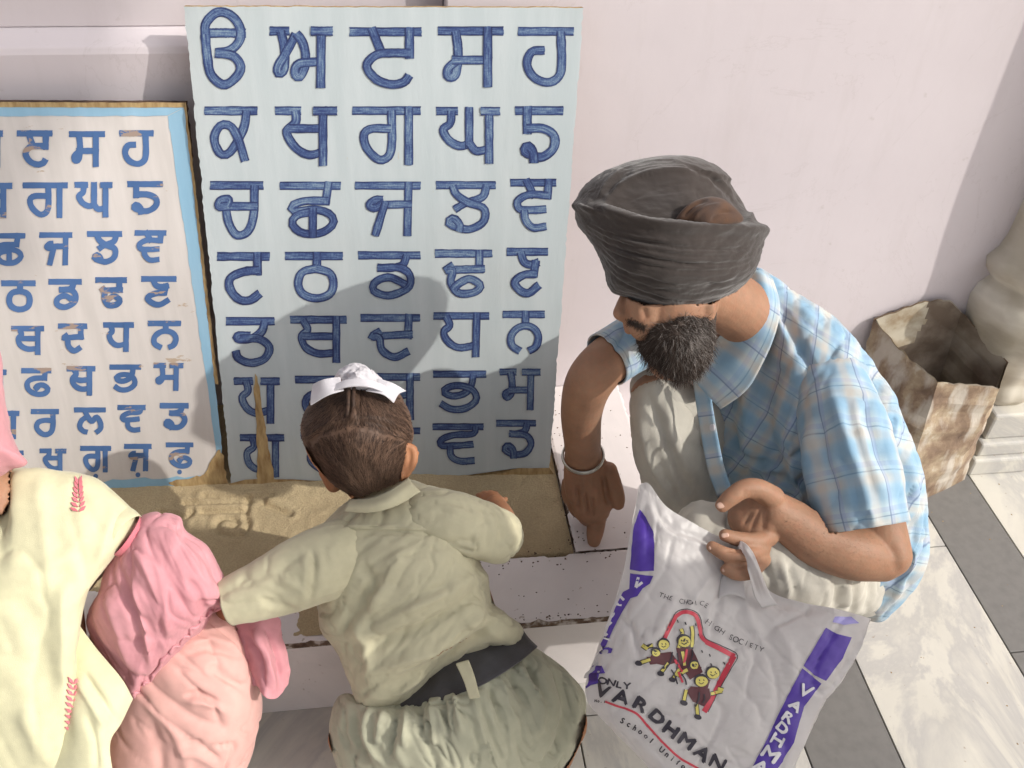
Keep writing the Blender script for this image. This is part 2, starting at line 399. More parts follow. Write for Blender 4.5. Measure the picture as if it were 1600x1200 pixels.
for k, c in enumerate((sep.outputs[1], sep.outputs[0])):
    per = .056 if k == 0 else .062
    x = b.mix(b.math('MULTIPLY', band(c, per, 0, .34, .5), .50), x, (.19, .37, .55))
    x = b.mix(b.math('MULTIPLY', band(c, per, .32, .20, .5), .38), x, (.60, .50, .40))
    x = b.mix(b.math('MULTIPLY', band(c, per, .66, .12), .35), x, (.30, .36, .58))
    x = b.mix(b.math('MULTIPLY', band(c, per/1.0, .5+.12*k, .028, .8), .6), x, (.09, .14, .25))
x = b.mix(.10, x, b.ramp(b.noise(50), [(.3, G3(.3)), (.7, G3(1))]), 'MULTIPLY')
b.color(x); b.bump(b.math('ADD', b.noise(900, detail=1), b.math('MULTIPLY', b.noise(30, detail=3), 1.6)), .35, .0012); M['plaid'] = b.m
b = NB('dark_hair', .6, .2); f = b.noise(200, detail=2); b.color(b.ramp(f, [(.3, (.030, .019, .015)), (.75, (.085, .050, .034))])); M['hair'] = b.m
b = NB('scalp_hair', .6, .3); f = b.noise(30, detail=5); b.color(b.ramp(f, [(.3, (.085, .050, .034)), (.7, (.15, .088, .058))])); M['scalp'] = b.m
M['beard'] = NB('black_beard', .7, .2).color((.055, .040, .033)).m; M['greybeard'] = NB('grey_beard_hair', .6, .3).color((.24, .215, .20)).m
# bag plastic
b = NB('milky_bag_plastic', .36, .4); f = b.noise(5, detail=5)
b.color(b.mix(b.ramp(f, [(.35, G3(0)), (.65, G3(1))]), (.74, .715, .70), (.80, .77, .755)))
b.bump(b.math('ADD', b.noise(16, b.coord('Object', (1, 1, .5)), detail=6, dist=1.5), b.math('MULTIPLY', b.noise(70, detail=3), .3)), .30, .006)
tl = b.n('BsdfTranslucent'); tl.inputs[0].default_value = (.75, .73, .75, 1); ms = b.n('MixShader'); ms.inputs[0].default_value = .5
b.l(b.b.outputs[0], ms.inputs[1]); b.l(tl.outputs[0], ms.inputs[2]); b.l(ms.outputs[0], b.t.nodes['Material Output'].inputs[0]); M['bag'] = b.m
def ink(name, c):
    b = NB(name, .4, .4); b.color(b.mix(b.ramp(b.noise(60, detail=4), [(.45, G3(0)), (.75, G3(.25))]), c, tuple(min(1, v*1.6+.05) for v in c))); return b.m
M['purple'] = ink('purple_ink', (.075, .035, .30)); M['lilac'] = ink('lilac_ink', (.34, .31, .62)); M['ink'] = ink('black_ink', (.035, .03, .04))
M['red'] = ink('red_ink', (.50, .045, .07)); M['yellow'] = ink('yellow_ink', (.60, .52, .13)); M['maroon'] = ink('maroon_ink', (.10, .03, .035)); M['bagwhite'] = ink('white_print', (.66, .64, .66))
# rusty tin
b = NB('rusty_tin', .6, .4); f = b.noise(9, detail=8, rough=.65); z = b.noise(22, b.coord('Object', (1, 1, .35)), detail=7)
x = b.ramp(f, [(.32, (.11, .07, .05)), (.44, (.22, .15, .10)), (.54, (.36, .28, .19)), (.62, (.52, .48, .40))])
x = b.mix(b.ramp(z, [(.48, G3(0)), (.60, G3(.75))]), x, (.52, .48, .42)); b.color(x); b.bump(b.math('ADD', f, z), .5, .004); M['tin'] = b.m
b = NB('dull_tin_inside', .55, .4); f = b.noise(12, detail=6); b.color(b.ramp(f, [(.35, (.16, .12, .09)), (.6, (.36, .31, .25))])); M['tin_in'] = b.m
b = NB('sunlit_whitewashed_tin', .7, .3); f = b.noise(25, detail=6); b.color(b.ramp(f, [(.4, (.55, .50, .40)), (.62, (.34, .26, .17))])); b.bump(f, .5, .003); M['tin_sunlit'] = b.m
b = NB('weathered_column_marble', .55, .35); f = b.noise(9, detail=7); g = b.noise(5, b.coord('Object', (1, 1, 3)), detail=4)
x = b.ramp(f, [(.35, (.58, .53, .42)), (.6, (.76, .72, .63))]); x = b.mix(b.ramp(g, [(.42, G3(.4)), (.6, G3(0))]), x, (.30, .24, .17)); b.color(x); b.bump(f, .3, .004); M['column'] = b.m

# ================================================================== SETTING
def flat(name, x0, x1, y0, y1, z0, z1, mat, parent=None, bev=.001): return box(name, (x0, y0, z0), (x1, y1, z1), mat, parent, bev)
gr = link('ground', [(-60, -60, -.02), (60, -60, -.02), (60, .0, -.02), (-60, .0, -.02)], [(0, 1, 2, 3)], M['mortar'], smooth=False); tag(gr, kind='structure')
floor = bpy.data.objects.new('paved_floor', None); col.objects.link(floor); tag(floor, kind='structure')
g = .0015
for (x0, x1, mt, nm, ys) in ((1.335, 1.80, 'marble', 'marble_slab', (-2.6, -1.3, -.0)), (1.18, 1.335, 'grey', 'grey_slab', (-2.6, -1.5, -.615, -.0)),
        (.865, 1.18, 'marble', 'marble_slab', (-2.6, -1.20, -.345, -.0)), (.70, .865, 'grey', 'grey_slab', (-2.6, -1.35, -.45, -.0)),
        (.30, .70, 'marble', 'marble_slab', (-2.6, -1.4, -.66, -.0)), (-.35, .30, 'marble', 'marble_slab', (-2.6, -1.25, -.58)), (-1.0, -.35, 'marble', 'marble_slab', (-2.6, -1.25, -.58)), (-1.8, -1.0, 'marble', 'marble_slab', (-2.6, -1.25, -.58))):
    for a, c in zip(ys[:-1], ys[1:]):
        flat(nm, x0+g, x1-g, a+g, c-g, -.018, 0, M[mt], floor)
wall = bpy.data.objects.new('wall', None); col.objects.link(wall); tag(wall, kind='structure')
XS = .118    # the pilaster ends here; further left the wall steps back
def prism(name, prof, x0, x1, mat, parent):
    n = len(prof); V = [(x, y, z) for x in (x0, x1) for (y, z) in prof]
    F = [tuple(range(n)), tuple(range(2*n-1, n-1, -1))]+[(i, (i+1) % n, n+(i+1) % n, n+i) for i in range(n)]
    o = link(name, V, F, mat, parent, smooth=False); fixn(o); mod(o, 'BEVEL', width=.002, segments=2); return o
box('pilaster', (XS, 0, -.02), (3.2, .30, 3.2), M['wall'], wall, .004)
prism('dado', [(.30, -.02), (.0, -.02), (.0, .972), (.004, .982), (.033, 1.002), (.30, 1.002)], -3.2, XS-.001, M['wall'], wall)
box('upper_wall', (-3.2, .035, 1.0025), (XS-.001, .30, 3.2), M['wall'], wall, .002)
# marble sandbox
sb = empty('sandbox', (0, -.6, 0), 'low white marble sandbox built against the wall, with chipped rim', 'sandbox')
H = .222
def rough_slab(name, x0, x1, y0, y1, z0, z1, chip=('f',), seed=0):
    """slab whose named edges are broken and uneven"""
    nx = max(8, int((x1-x0)/.006)); ny = max(8, int((y1-y0)/.006)); nx = min(nx, 260); ny = min(ny, 90)
    V = []; F = []
    def jit(p, s): return max(0, noise.fractal(Vector((p*38, s*7.3+seed, 1)), 1, 2, 4))*.010+abs(noise.noise(Vector((p*160, s, 3))))*.002
    for lay, z in enumerate((z1, z0)):
        for j in range(ny+1):
            for i in range(nx+1):
                x = x0+(x1-x0)*i/nx; y = y0+(y1-y0)*j/ny; zz = z
                if lay == 0:
                    if 'f' in chip and j == 0: y += jit(x, 1)*1.1; zz -= .0015
                    if 'f' in chip and j == 1: y += jit(x, 1)*.8
                    if 'b' in chip and j == ny: y -= jit(x, 2)*1.3; zz -= .0015
                    if 'l' in chip and i == 0: x += jit(y, 3)*.8; zz -= .0015
                    if 'r' in chip and i == nx: x -= jit(y, 4); zz -= .0015
                V.append((x, y, zz))
    W = (nx+1)*(ny+1)
    for j in range(ny):
        for i in range(nx):
            a = j*(nx+1)+i; F.append((a, a+1, a+nx+2, a+nx+1)); F.append((W+a, W+a+nx+1, W+a+nx+2, W+a+1))
    side = []
    for i in range(nx):
        side.append((i, W+i, W+i+1, i+1)); a = ny*(nx+1)+i; side.append((a, a+1, W+a+1, W+a))
    for j in range(ny):
        a = j*(nx+1); side.append((a, a+nx+1, W+a+nx+1, W+a)); a += nx; side.append((a, W+a, W+a+nx+1, a+nx+1))
    o = link(name, V, F+side, M['slab'], sb, smooth=False); o.data.materials.append(M['chip'])
    for p in o.data.polygons[len(F):]: p.material_index = 1
    return o
rough_slab('rim_slab', -1.5, .497, -.603, -.462, H-.016, H, ('f', 'b'), 1)
rough_slab('rim_slab', .318, .497, -.458, -.002, H-.016, H-.001, ('l', 'r'), 5)
box('front_panel', (-1.5, -.594, 0), (.485, -.566, H-.0165), M['slab'], sb, .002)
box('side_panel', (.457, -.565, 0), (.486, -.003, H-.0165), M['slab'], sb, .002)
box('inner_lining', (.318, -.52, 0), (.330, -.003, H-.0175), M['slab'], sb, .001)
# sand with letters drawn into it
pxs = [((288, 786), (330, 786), (412, 783)), ((320, 777), (370, 779), (424, 776)), ((316, 799), (350, 799), (381, 797)), ((388, 780), (387, 795), (384, 806), (388, 818), (380, 832), (362, 836), (342, 830), (338, 818), (350, 808), (366, 810), (370, 818), (361, 821)), ((412, 787), (432, 795), (454, 803)), ((300, 800), (285, 806), (250, 800))]
grooves = [np.array([Z(x, y, .213)[:2] for x, y in cr(p, 30)]) for p in pxs]
nx, ny = 420, 190; X0, X1, Y0, Y1 = -1.2, .316, -.5925, -.004
V = np.zeros((ny, nx, 3))
gx, gy = np.meshgrid(np.linspace(X0, X1, nx), np.linspace(Y0, Y1, ny)); P2 = np.stack([gx.ravel(), gy.ravel()], 1)
z = np.array([.2115+.0045*noise.fractal(Vector((x*5, y*5, 0)), 1, 2, 5)+.0016*noise.fractal(Vector((x*40, y*40, 3)), 1, 2, 3) for x, y in P2])
for q in grooves:
    dd = np.sqrt(((P2[:, None]-q[None])**2).sum(2)).min(1); z += -.0075*np.exp(-(dd/.0048)**2)+.0022*np.exp(-((dd-.012)/.005)**2)
for (cx, cy, r, a) in ((-.36, -.42, .05, -.012), (-.25, -.47, .04, .012), (.12, -.36, .05, -.009), (.2, -.30, .03, .008), (-.12, -.55, .05, .008), (.02, -.22, .09, .008), (-.5, -.26, .08, .006)):
    z += a*np.exp(-(((P2-(cx, cy))**2).sum(1))/r**2)
edge = np.clip((P2[:, 1]+.50)/.04, 0, 1); leftm = np.clip((-.02-P2[:, 0])/.10, 0, 1)
z = np.where(P2[:, 1] < -.455, (z-.006)*(1-leftm*0)+leftm*.0155, z)
z += leftm*.0*edge; z -= (1-leftm)*np.clip((-.450-P2[:, 1])/.02, 0, 1)*.02
z -= np.clip((-.592-P2[:, 1])/.008, 0, 1)*.012
z += .022*np.clip((P2[:, 1]+.30)/.10, 0, 1)*np.clip((.2-P2[:, 0])/.2, 0, 1)*.5
V = np.stack([gx.ravel(), gy.ravel(), z], 1)
F = [(j*nx+i, j*nx+i+1, (j+1)*nx+i+1, (j+1)*nx+i) for j in range(ny-1) for i in range(nx-1)]
sand = link('sand', V, F, M['sand']); tag(sand, 'yellow sand in the marble box with a letter drawn by finger', 'sand', kind='stuff')
# crumbs of sand, grit and dropped rice on slab and floor
def crumbs(name, pts, size, mat, label):
    V = []; F = []
    for p in pts:
        s = size*random.uniform(.5, 1.4); k = len(V); a = random.uniform(0, 6.3)
        for dx, dy, dz in ((-1, -.5, 0), (1, -.6, 0), (.7, .8, 0), (-.8, .6, 0), (0, 0, .8)):
            V.append((p[0]+s*(dx*math.cos(a)-dy*math.sin(a)), p[1]+s*(dx*math.sin(a)+dy*math.cos(a)), p[2]+s*dz*.8))
        F += [(k, k+1, k+4), (k+1, k+2, k+4), (k+2, k+3, k+4), (k+3, k, k+4)]
    o = link(name, V, F, mat, smooth=False); tag(o, label, 'grit', kind='stuff')
pts = [(random.uniform(.07, .48), random.choice([random.uniform(-.59, -.47), random.gauss(-.465, .01), random.gauss(-.595, .004)]), H) for _ in range(150)]
pts += [(random.gauss(.33, .012), random.uniform(-.45, -.05), H-.001) for _ in range(60)]+[(random.uniform(.33, .49), random.uniform(-.45, -.02), H-.001) for _ in range(40)]
crumbs('sand_grit', [p for p in pts if p[0] < .49 and p[1] > -.6], .0016, M['edge'], 'dark grit scattered on the marble rim of the sandbox')
crumbs('floor_grit', [(random.uniform(.87, 1.78), random.uniform(-1.1, -.1), 0) for _ in range(110)], .0016, M['wood'], 'brown specks of grit scattered over the paved floor')

# ================================================================== ALPHABET BOARDS
def strip(P, hw, h, p0, n):
    """painted brush stroke: polyline in board metres -> ribbon"""
    return
GL = {  # brush strokes of each letter, unit box, 's' curved, 'l' straight
'ura': [('s', (.0, .29), (.5, .285), (1, .29)), ('s', (.07, .34), (.08, .15), (.35, 0), (.65, .04), (.86, .20), (.86, .38), (.65, .52), (.3, .56)), ('s', (.06, .3), (.11, .6), (.2, .86), (.5, 1), (.8, .88), (.88, .74), (.7, .6), (.3, .56))],
'aira': [('l', (0, 0), (.2, 0)), ('s', (.12, 0), (.18, .25), (.2, .5), (.18, .74), (.09, .82), (.07, .68), (.2, .45), (.40, .06)), ('s', (.40, .04), (.52, .2), (.58, .45), (.56, .70), (.46, .88), (.38, .78), (.46, .62), (.85, .58)), ('l', (.87, 0), (.86, 1)), ('l', (.76, 0), (1, 0))],
'iri': [('l', (0, 0), (1, 0)), ('l', (.30, .0), (.42, .36)), ('l', (.88, 0), (.88, .43)), ('s', (.90, .41), (.6, .40), (.35, .44), (.2, .65), (.35, .9), (.6, 1), (.8, .95), (.88, .82))],
'sa': [('l', (0, 0), (1, 0)), ('s', (.23, 0), (.27, .3), (.27, .6), (.22, .86), (.1, .88), (.1, .72), (.27, .56)), ('l', (.25, .56), (.8, .56)), ('l', (.8, 0), (.8, 1))],
'ha': [('l', (0, 0), (1, 0)), ('s', (.82, 0), (.84, .6), (.78, .88), (.55, 1), (.25, .9), (.1, .65), (.2, .40), (.48, .37))],
'ka': [('l', (0, 0), (1, 0)), ('s', (.85, 0), (.8, .3), (.65, .6), (.45, .84), (.25, .84), (.12, .55), (.25, .3), (.48, .3), (.66, .55), (.82, 1))],
'kha': [('l', (0, 0), (.33, 0)), ('s', (.30, 0), (.31, .22), (.14, .42), (.3, .72), (.55, .87), (.8, .82)), ('l', (.26, .35), (.8, .35)), ('l', (.82, 0), (.82, 1)), ('l', (.72, 0), (1, 0))],
'ga': [('l', (0, 0), (1, 0)), ('s', (.58, 0), (.59, .6), (.54, .9), (.37, .98), (.17, .75), (.12, .48), (.25, .36), (.57, .36)), ('l', (.87, 0), (.87, 1))],
'gha': [('l', (0, 0), (.24, 0)), ('s', (.2, 0), (.18, .25), (.05, .38), (.15, .6), (.35, .72), (.52, .68)), ('l', (.52, 0), (.52, .68)), ('s', (.52, .66), (.65, .82), (.88, .78)), ('l', (.88, 0), (.88, 1)), ('l', (.8, 0), (1, 0))],
'nga': [('l', (0, 0), (1, 0)), ('l', (.2, 0), (.2, .36)), ('s', (.18, .34), (.6, .34), (.88, .48), (.86, .72), (.6, .88), (.35, .86), (.13, .78), (.2, .66), (.34, .78), (.37, 1))],
'cha': [('l', (0, 0), (1, 0)), ('s', (.90, 0), (.88, .6), (.75, .93), (.5, 1), (.32, .75), (.25, .4)), ('l', (.2, .42), (.87, .42)), ('s', (.26, .42), (.32, .28), (.15, .30), (.10, .42), (.28, .42))],
'chha': [('l', (0, 0), (1, 0)), ('l', (.84, 0), (.80, .32)), ('s', (.84, .32), (.4, .32), (.16, .42), (.20, .54), (.6, .50), (.88, .60), (.94, .8), (.7, .99), (.35, .99), (.16, .8), (.25, .62), (.5, .55)), ('l', (.55, .55), (.55, 1))],
'ja': [('l', (0, 0), (1, 0)), ('l', (.86, 0), (.84, 1)), ('l', (.26, .42), (.85, .40)), ('s', (.42, .30), (.28, .31), (.18, .42), (.28, .48), (.44, .36)), ('l', (.44, .42), (.30, 1))],
'jha': [('l', (0, 0), (1, 0)), ('s', (.90, 0), (.82, .25), (.5, .38), (.28, .52)), ('s', (.24, 0), (.32, .2), (.55, .37), (.85, .50), (.84, .78), (.58, .94), (.34, .90), (.16, .80), (.26, .70), (.38, .85), (.36, 1))],
'nya': [('l', (0, 0), (1, 0)), ('l', (.35, 0), (.5, .25)), ('l', (.9, 0), (.88, .28)), ('s', (.90, .28), (.4, .26), (.1, .40), (.15, .58), (.5, .60), (.85, .58)), ('s', (.26, .6), (.3, .82), (.5, .99), (.85, .96))],
'tta': [('l', (0, 0), (1, 0)), ('l', (.82, 0), (.82, .33)), ('s', (.86, .31), (.5, .35), (.2, .5), (.2, .75), (.4, .98), (.65, 1), (.88, .84))],
'ttha': [('l', (0, 0), (1, 0)), ('l', (.56, 0), (.56, .3)), ('s', (.55, .29), (.27, .38), (.18, .65), (.28, .9), (.55, 1), (.82, .9), (.90, .65), (.82, .4), (.54, .29))],
'dda': [('l', (0, 0), (1, 0)), ('s', (.82, 0), (.74, .24), (.5, .31), (.28, .30)), ('s', (.28, .31), (.7, .31), (.88, .50), (.84, .8), (.5, .99), (.22, .88), (.24, .66), (.5, .54), (.80, .72))],
'ddha': [('l', (0, 0), (1, 0)), ('l', (.82, 0), (.82, .38)), ('l', (.25, .40), (.85, .38)), ('s', (.3, .28), (.12, .42), (.28, .42), (.24, .7), (.40, .97), (.72, .95), (.84, .78), (.62, .62), (.38, .76), (.30, .88))],
'nna': [('l', (0, 0), (1, 0)), ('s', (.3, 0), (.4, .24), (.6, .31), (.85, .25)), ('l', (.74, .30), (.70, .52)), ('s', (.78, .54), (.4, .56), (.12, .74), (.3, .95), (.55, 1), (.86, .8))],
'ta': [('l', (0, 0), (1, 0)), ('s', (.86, 0), (.78, .25), (.5, .42), (.2, .42), (.2, .34), (.5, .35)), ('s', (.25, .42), (.7, .42), (.97, .62), (.85, .90), (.5, 1), (.2, .88), (.14, .70))],
'tha': [('l', (0, 0), (1, 0)), ('s', (.18, 0), (.28, .25), (.16, .42), (.24, .7), (.5, .86), (.86, .84)), ('l', (.26, .42), (.86, .42)), ('l', (.87, 0), (.87, 1))],
'da': [('l', (0, 0), (1, 0)), ('l', (.86, 0), (.84, .44)), ('l', (.2, .47), (.86, .42)), ('s', (.32, .33), (.13, .48), (.28, .50), (.34, .82), (.58, 1), (.86, .84))],
'dha': [('l', (0, 0), (1, 0)), ('s', (.18, 0), (.26, .25), (.14, .42), (.22, .67), (.45, .84), (.80, .78)), ('l', (.82, 0), (.80, 1))],
'na': [('l', (0, 0), (1, 0)), ('l', (.55, 0), (.55, .3)), ('s', (.40, .98), (.16, .82), (.14, .58), (.3, .38), (.55, .30), (.8, .38), (.92, .60), (.84, .86), (.64, .97))],
'pa': [('l', (0, 0), (.30, 0)), ('s', (.22, 0), (.27, .25), (.12, .42), (.25, .7), (.5, .82), (.85, .74)), ('l', (.86, 0), (.86, 1)), ('l', (.70, 0), (1, 0))],
'pha': [('l', (0, 0), (1, 0)), ('l', (.86, 0), (.84, .32)), ('s', (.86, .30), (.4, .33), (.15, .5), (.2, .8), (.5, .99), (.85, .96), (.97, .76), (.75, .60), (.48, .68), (.6, .82))],
'ba': [('l', (0, 0), (1, 0)), ('s', (.18, 0), (.3, .22), (.14, .42), (.22, .68), (.5, .84), (.86, .82)), ('s', (.2, .40), (.5, .48), (.86, .44)), ('l', (.87, 0), (.87, 1))],
'bha': [('l', (0, 0), (1, 0)), ('s', (.80, 0), (.76, .3), (.62, .52), (.35, .60), (.15, .48), (.3, .34), (.55, .32), (.80, .45), (.86, .72), (.62, .94), (.32, .96), (.08, .80))],
'ma': [('l', (0, 0), (.30, 0)), ('s', (.22, 0), (.27, .3), (.25, .6), (.12, .74), (.08, .62), (.27, .52)), ('l', (.27, .52), (.8, .52)), ('l', (.82, 0), (.80, 1)), ('l', (.66, 0), (1, 0))],
'ya': [('l', (0, 0), (.32, 0)), ('s', (.24, 0), (.28, .25), (.10, .42), (.16, .72), (.38, .88), (.58, .78)), ('l', (.86, 0), (.86, 1)), ('l', (.68, 0), (1, 0))],
'ra': [('l', (0, 0), (1, 0)), ('s', (.85, 0), (.86, .6), (.75, .92), (.45, 1), (.16, .75), (.2, .48), (.5, .38), (.85, .40))],
'la': [('l', (0, 0), (1, 0)), ('s', (.42, .28), (.2, .45), (.12, .72), (.25, .92), (.42, .97)), ('s', (.30, 0), (.42, .28), (.58, .5), (.75, .30), (.90, .55), (.90, .82), (.72, 1))],
'va': [('l', (0, 0), (1, 0)), ('s', (.9, 0), (.84, .20), (.4, .24), (.12, .38), (.15, .54), (.5, .54), (.85, .50)), ('s', (.32, .54), (.35, .84), (.55, .99), (.88, .97))],
'rra': [('l', (0, 0), (1, 0)), ('s', (.85, 0), (.76, .22), (.5, .30), (.28, .29)), ('s', (.35, .30), (.8, .34), (.96, .58), (.78, .84), (.45, .88), (.16, .76), (.24, .62), (.40, .76), (.42, 1))],
}
def letter(key, bx, hwf, pl, nrm, mat, parent, lift, dot=False):
    """bx = box of the letter (x0,y0,x1,y1); laid on the board as thick brush strokes"""
    x0, y0, x1, y1 = bx; h = y1-y0; hw = hwf*min(h, 100)
    V = []; F = []; U = []
    for si, st in enumerate(GL[key]):
        pts = np.array([(x0+hw+u*(x1-x0-2*hw), y0+hw+v*(h-2*hw)) for u, v in st[1:]])
        if st[0] == 'l' or len(pts) == 2:
            d = pts[-1]-pts[0]; d = d/np.linalg.norm(d); pts[0] -= d*hw*.95; pts[-1] += d*hw*.95; Q = cr(pts, 9)
        else: Q = cr(pts, 34)
        T = np.gradient(Q, axis=0); T /= np.linalg.norm(T, axis=1)[:, None]; Nn = np.stack([-T[:, 1], T[:, 0]], 1)
        k = len(V); s = 0; sd = random.uniform(0, 50); m = 4
        for i in range(len(Q)):
            if i: s += np.linalg.norm(Q[i]-Q[i-1])
            ww = hw*(1+.08*noise.noise(Vector((s*.08, sd, 0))))*(.93+.05*random.random())
            for q in range(m+1):
                f = -1+2*q/m; e = 1+.05*noise.noise(Vector((s*.5, sd+q, 2))); x, y = Q[i]+Nn[i]*ww*f*e
                if i in (0, len(Q)-1): x += T[i][0]*random.uniform(-1, 1)*hw*.10; y += T[i][1]*random.uniform(-1, 1)*hw*.10
                V.append(plane_pt(x, y, pl, nrm)+nrm*(lift+si*.00022+i*.0000055)); U.append((sd+s*.010, f*.5+2*int(sd)))
        for i in range(len(Q)-1):
            for q in range(m): a = k+i*(m+1)+q; F.append((a, a+1, a+m+2, a+m+1))
    if dot:
        cx, cy = (x0+x1)/2, y1+hw*1.3; k = len(V); V.append(plane_pt(cx, cy, pl, nrm)+nrm*lift); U.append((0, 0))
        for i in range(14): a = i/14*2*math.pi; V.append(plane_pt(cx+math.cos(a)*hw*.9, cy+math.sin(a)*hw*.9, pl, nrm)+nrm*lift); U.append((math.cos(a)*.3, math.sin(a)*.3))
        F += [(k, k+1+i, k+1+(i+1) % 14) for i in range(14)]
    o = link('painted_letter', V, F, mat, parent, smooth=False, uvs=U); return o
def slab_from(name, c, th, mats, parent, nrm, rag=0., nu=90, nv=120):
    """board from its four front corners (bl, br, tr, tl) with uneven edges, thickness th behind"""
    bl, br, tr, tl = c; V = []; F = []
    def j(t, s, amt): return amt*(noise.fractal(Vector((t*22, s*9.1, 0)), .6, 2, 5)*.22-abs(noise.noise(Vector((t*60, s, 4))))*.45) if amt else 0
    for lay in (0, 1):
        for b_ in range(nv+1):
            for a in range(nu+1):
                u, v = a/nu, b_/nv; uu, vv = u, v
                if a == 0: uu += -j(v, 1, rag[0])
                if a == nu: uu += j(v, 2, rag[1])
                if b_ == nv: vv += j(u, 3, rag[2])
                p = bl.lerp(br, uu).lerp(tl.lerp(tr, uu), vv)-nrm*(th*lay); V.append(p)
    W = (nu+1)*(nv+1); side = []
    for b_ in range(nv):
        for a in range(nu):
            k = b_*(nu+1)+a; F.append((k, k+1, k+nu+2, k+nu+1)); 
    nf = len(F)
    for b_ in range(nv):
        for a in range(nu): k = W+b_*(nu+1)+a; side.append((k, k+nu+1, k+nu+2, k+1))
    for b_ in range(nv): k = b_*(nu+1); side.append((k, k+nu+1, W+k+nu+1, W+k)); k += nu; side.append((k, W+k, W+k+nu+1, k+nu+1))
    for a in range(nu): k = nv*(nu+1)+a; side.append((k, k+1, W+k+1, W+k)); k = a; side.append((k, W+k, W+k+1, k+1))
    o = link(name, V, F+side, mats[0], parent, smooth=False); o.data.materials.append(mats[1])
    for p in o.data.polygons[nf:]: p.material_index = 1
    fixn(o); return o
# tall board
bl, br = Vector((-.318, -.236, .195)), Vector((.2975, -.254, .195)); tl, tr = Yp(287, 10, -.032), Yp(912, 12, -.034)
n1 = (br-bl).cross(tl-bl).normalized(); br = plane_pt(856, 770, bl, n1); tr = plane_pt(912, 12, bl, n1); bl = plane_pt(364, 788, bl, n1)
tb = empty('alphabet_board', (-.01, -.24, .2), 'tall pale blue board with brush-painted navy letters leaning on the wall', 'alphabet board', 'hand-painted alphabet boards leaning on the wall')
slab_from('board_panel', (bl, br, tr, tl), .016, (M['blueboard'], M['wood']), tb, n1, (.012, .012, .003))
o13 = lambda b, ox, oy, s: (ox+b[0]/s, oy+b[1]/s, ox+b[2]/s, oy+b[3]/s)
A = [('ura', 72, 28, 280, 350), ('aira', 352, 102, 602, 345), ('iri', 665, 105, 948, 348), ('sa', 1010, 102, 1268, 342), ('ha', 1322, 104, 1542, 340),
 ('ka', 98, 414, 308, 648), ('kha', 373, 414, 618, 648), ('ga', 676, 414, 945, 645), ('gha', 1003, 416, 1254, 640), ('nga', 1310, 413, 1502, 655),
 ('cha', 120, 706, 330, 935), ('chha', 392, 708, 632, 928), ('ja', 686, 708, 944, 922), ('jha', 1002, 706, 1238, 922), ('nya', 1292, 697, 1474, 906)]
for a in A: letter(a[0], o13(a[1:], 280, 0, 2.5), .078, bl, n1, M['navy'], tb, .0006)
A = [('tta', 148, 33, 355, 240), ('ttha', 413, 32, 640, 232), ('dda', 698, 30, 944, 222), ('ddha', 998, 23, 1224, 215), ('nna', 1278, 16, 1442, 210),
 ('ta', 182, 287, 374, 484), ('tha', 432, 282, 655, 468), ('da', 708, 275, 942, 460), ('dha', 992, 268, 1212, 446), ('na', 1262, 262, 1430, 440),
 ('pa', 212, 522, 394, 706), ('pha', 452, 516, 668, 700), ('ba', 722, 506, 942, 690), ('bha', 990, 496, 1200, 668), ('ma', 1250, 488, 1412, 652),
 ('ya', 236, 744, 412, 914), ('ra', 474, 736, 668, 900), ('la', 726, 718, 942, 880), ('va', 988, 702, 1190, 866), ('rra', 1238, 688, 1394, 855)]
for a in A: letter(a[0], o13(a[1:], 280, 380, 2.5), .088, bl, n1, M['navy'], tb, .0006)
def patch(name, poly, pl, nrm, lift, mat, parent, jag=2.):
    Q = cr(poly, 46, closed=True); c = Q.mean(0); V = [plane_pt(c[0], c[1], pl, nrm)+nrm*lift]
    for i, q in enumerate(Q): 
        q = q+np.array([random.uniform(-jag, jag), random.uniform(-jag, jag)])*.5; V.append(plane_pt(q[0], q[1], pl, nrm)+nrm*lift)
    return link(name, V, [(0, 1+i, 1+(i+1) % len(Q)) for i in range(len(Q))], mat, parent, smooth=False)
patch('peeled_patch', [(399, 582), (404, 600), (412, 650), (420, 700), (428, 750), (404, 752), (402, 700), (400, 650), (397, 610)], bl, n1, .0016, M['wood'], tb)
patch('peeled_patch', [(362, 757), (420, 748), (520, 752), (700, 748), (852, 728), (853, 760), (700, 770), (366, 775)], bl, n1, .0012, M['wood'], tb, 5)
# low board
s_tr = Yp(290, 161, -.052); s_br = Z(347, 764, .21); s_bl = Vector((s_br.x-.62, s_br.y+.006, s_br.z)); n2 = (s_br-s_bl).cross(s_tr-s_bl).normalized()
s_tl = plane_pt(0, 160, s_bl, n2); s_tl = s_tr+(s_tl-s_tr)*((.61)/(s_tl-s_tr).length)
s_bl = plane_pt(-60, 805, s_bl, n2)+Vector((-.2, 0, -.02)); s_br = plane_pt(349, 790, s_bl, n2); s_tr = plane_pt(290, 161, s_bl, n2); s_tl = s_tl-n2*((s_tl-s_bl).dot(n2))
lb = empty('alphabet_board', (-.6, -.24, .2), 'lower white board with sky-blue border and flat blue letters, worn and leaning on the wall', 'alphabet board', 'hand-painted alphabet boards leaning on the wall')
slab_from('board_panel', (s_bl, s_br, s_tr, s_tl), .020, (M['whiteboard'], M['edge']), lb, n2, (.008, .010, .002))  # dark sides: the tall board's shade is put into the wood colour
def quad_strip(name, a, b_, pl, nrm, lift, mat, parent, n=60, jag=.8):
    V = []
    for i in range(n+1):
        t = i/n
        for e, (p, q) in enumerate((a, b_)):
            x = p[0]+(q[0]-p[0])*t+random.uniform(-jag, jag); y = p[1]+(q[1]-p[1])*t+random.uniform(-jag, jag); V.append(plane_pt(x, y, pl, nrm)+nrm*lift)
    return link(name, V, [(2*i, 2*i+1, 2*i+3, 2*i+2) for i in range(n)], mat, parent, smooth=False)
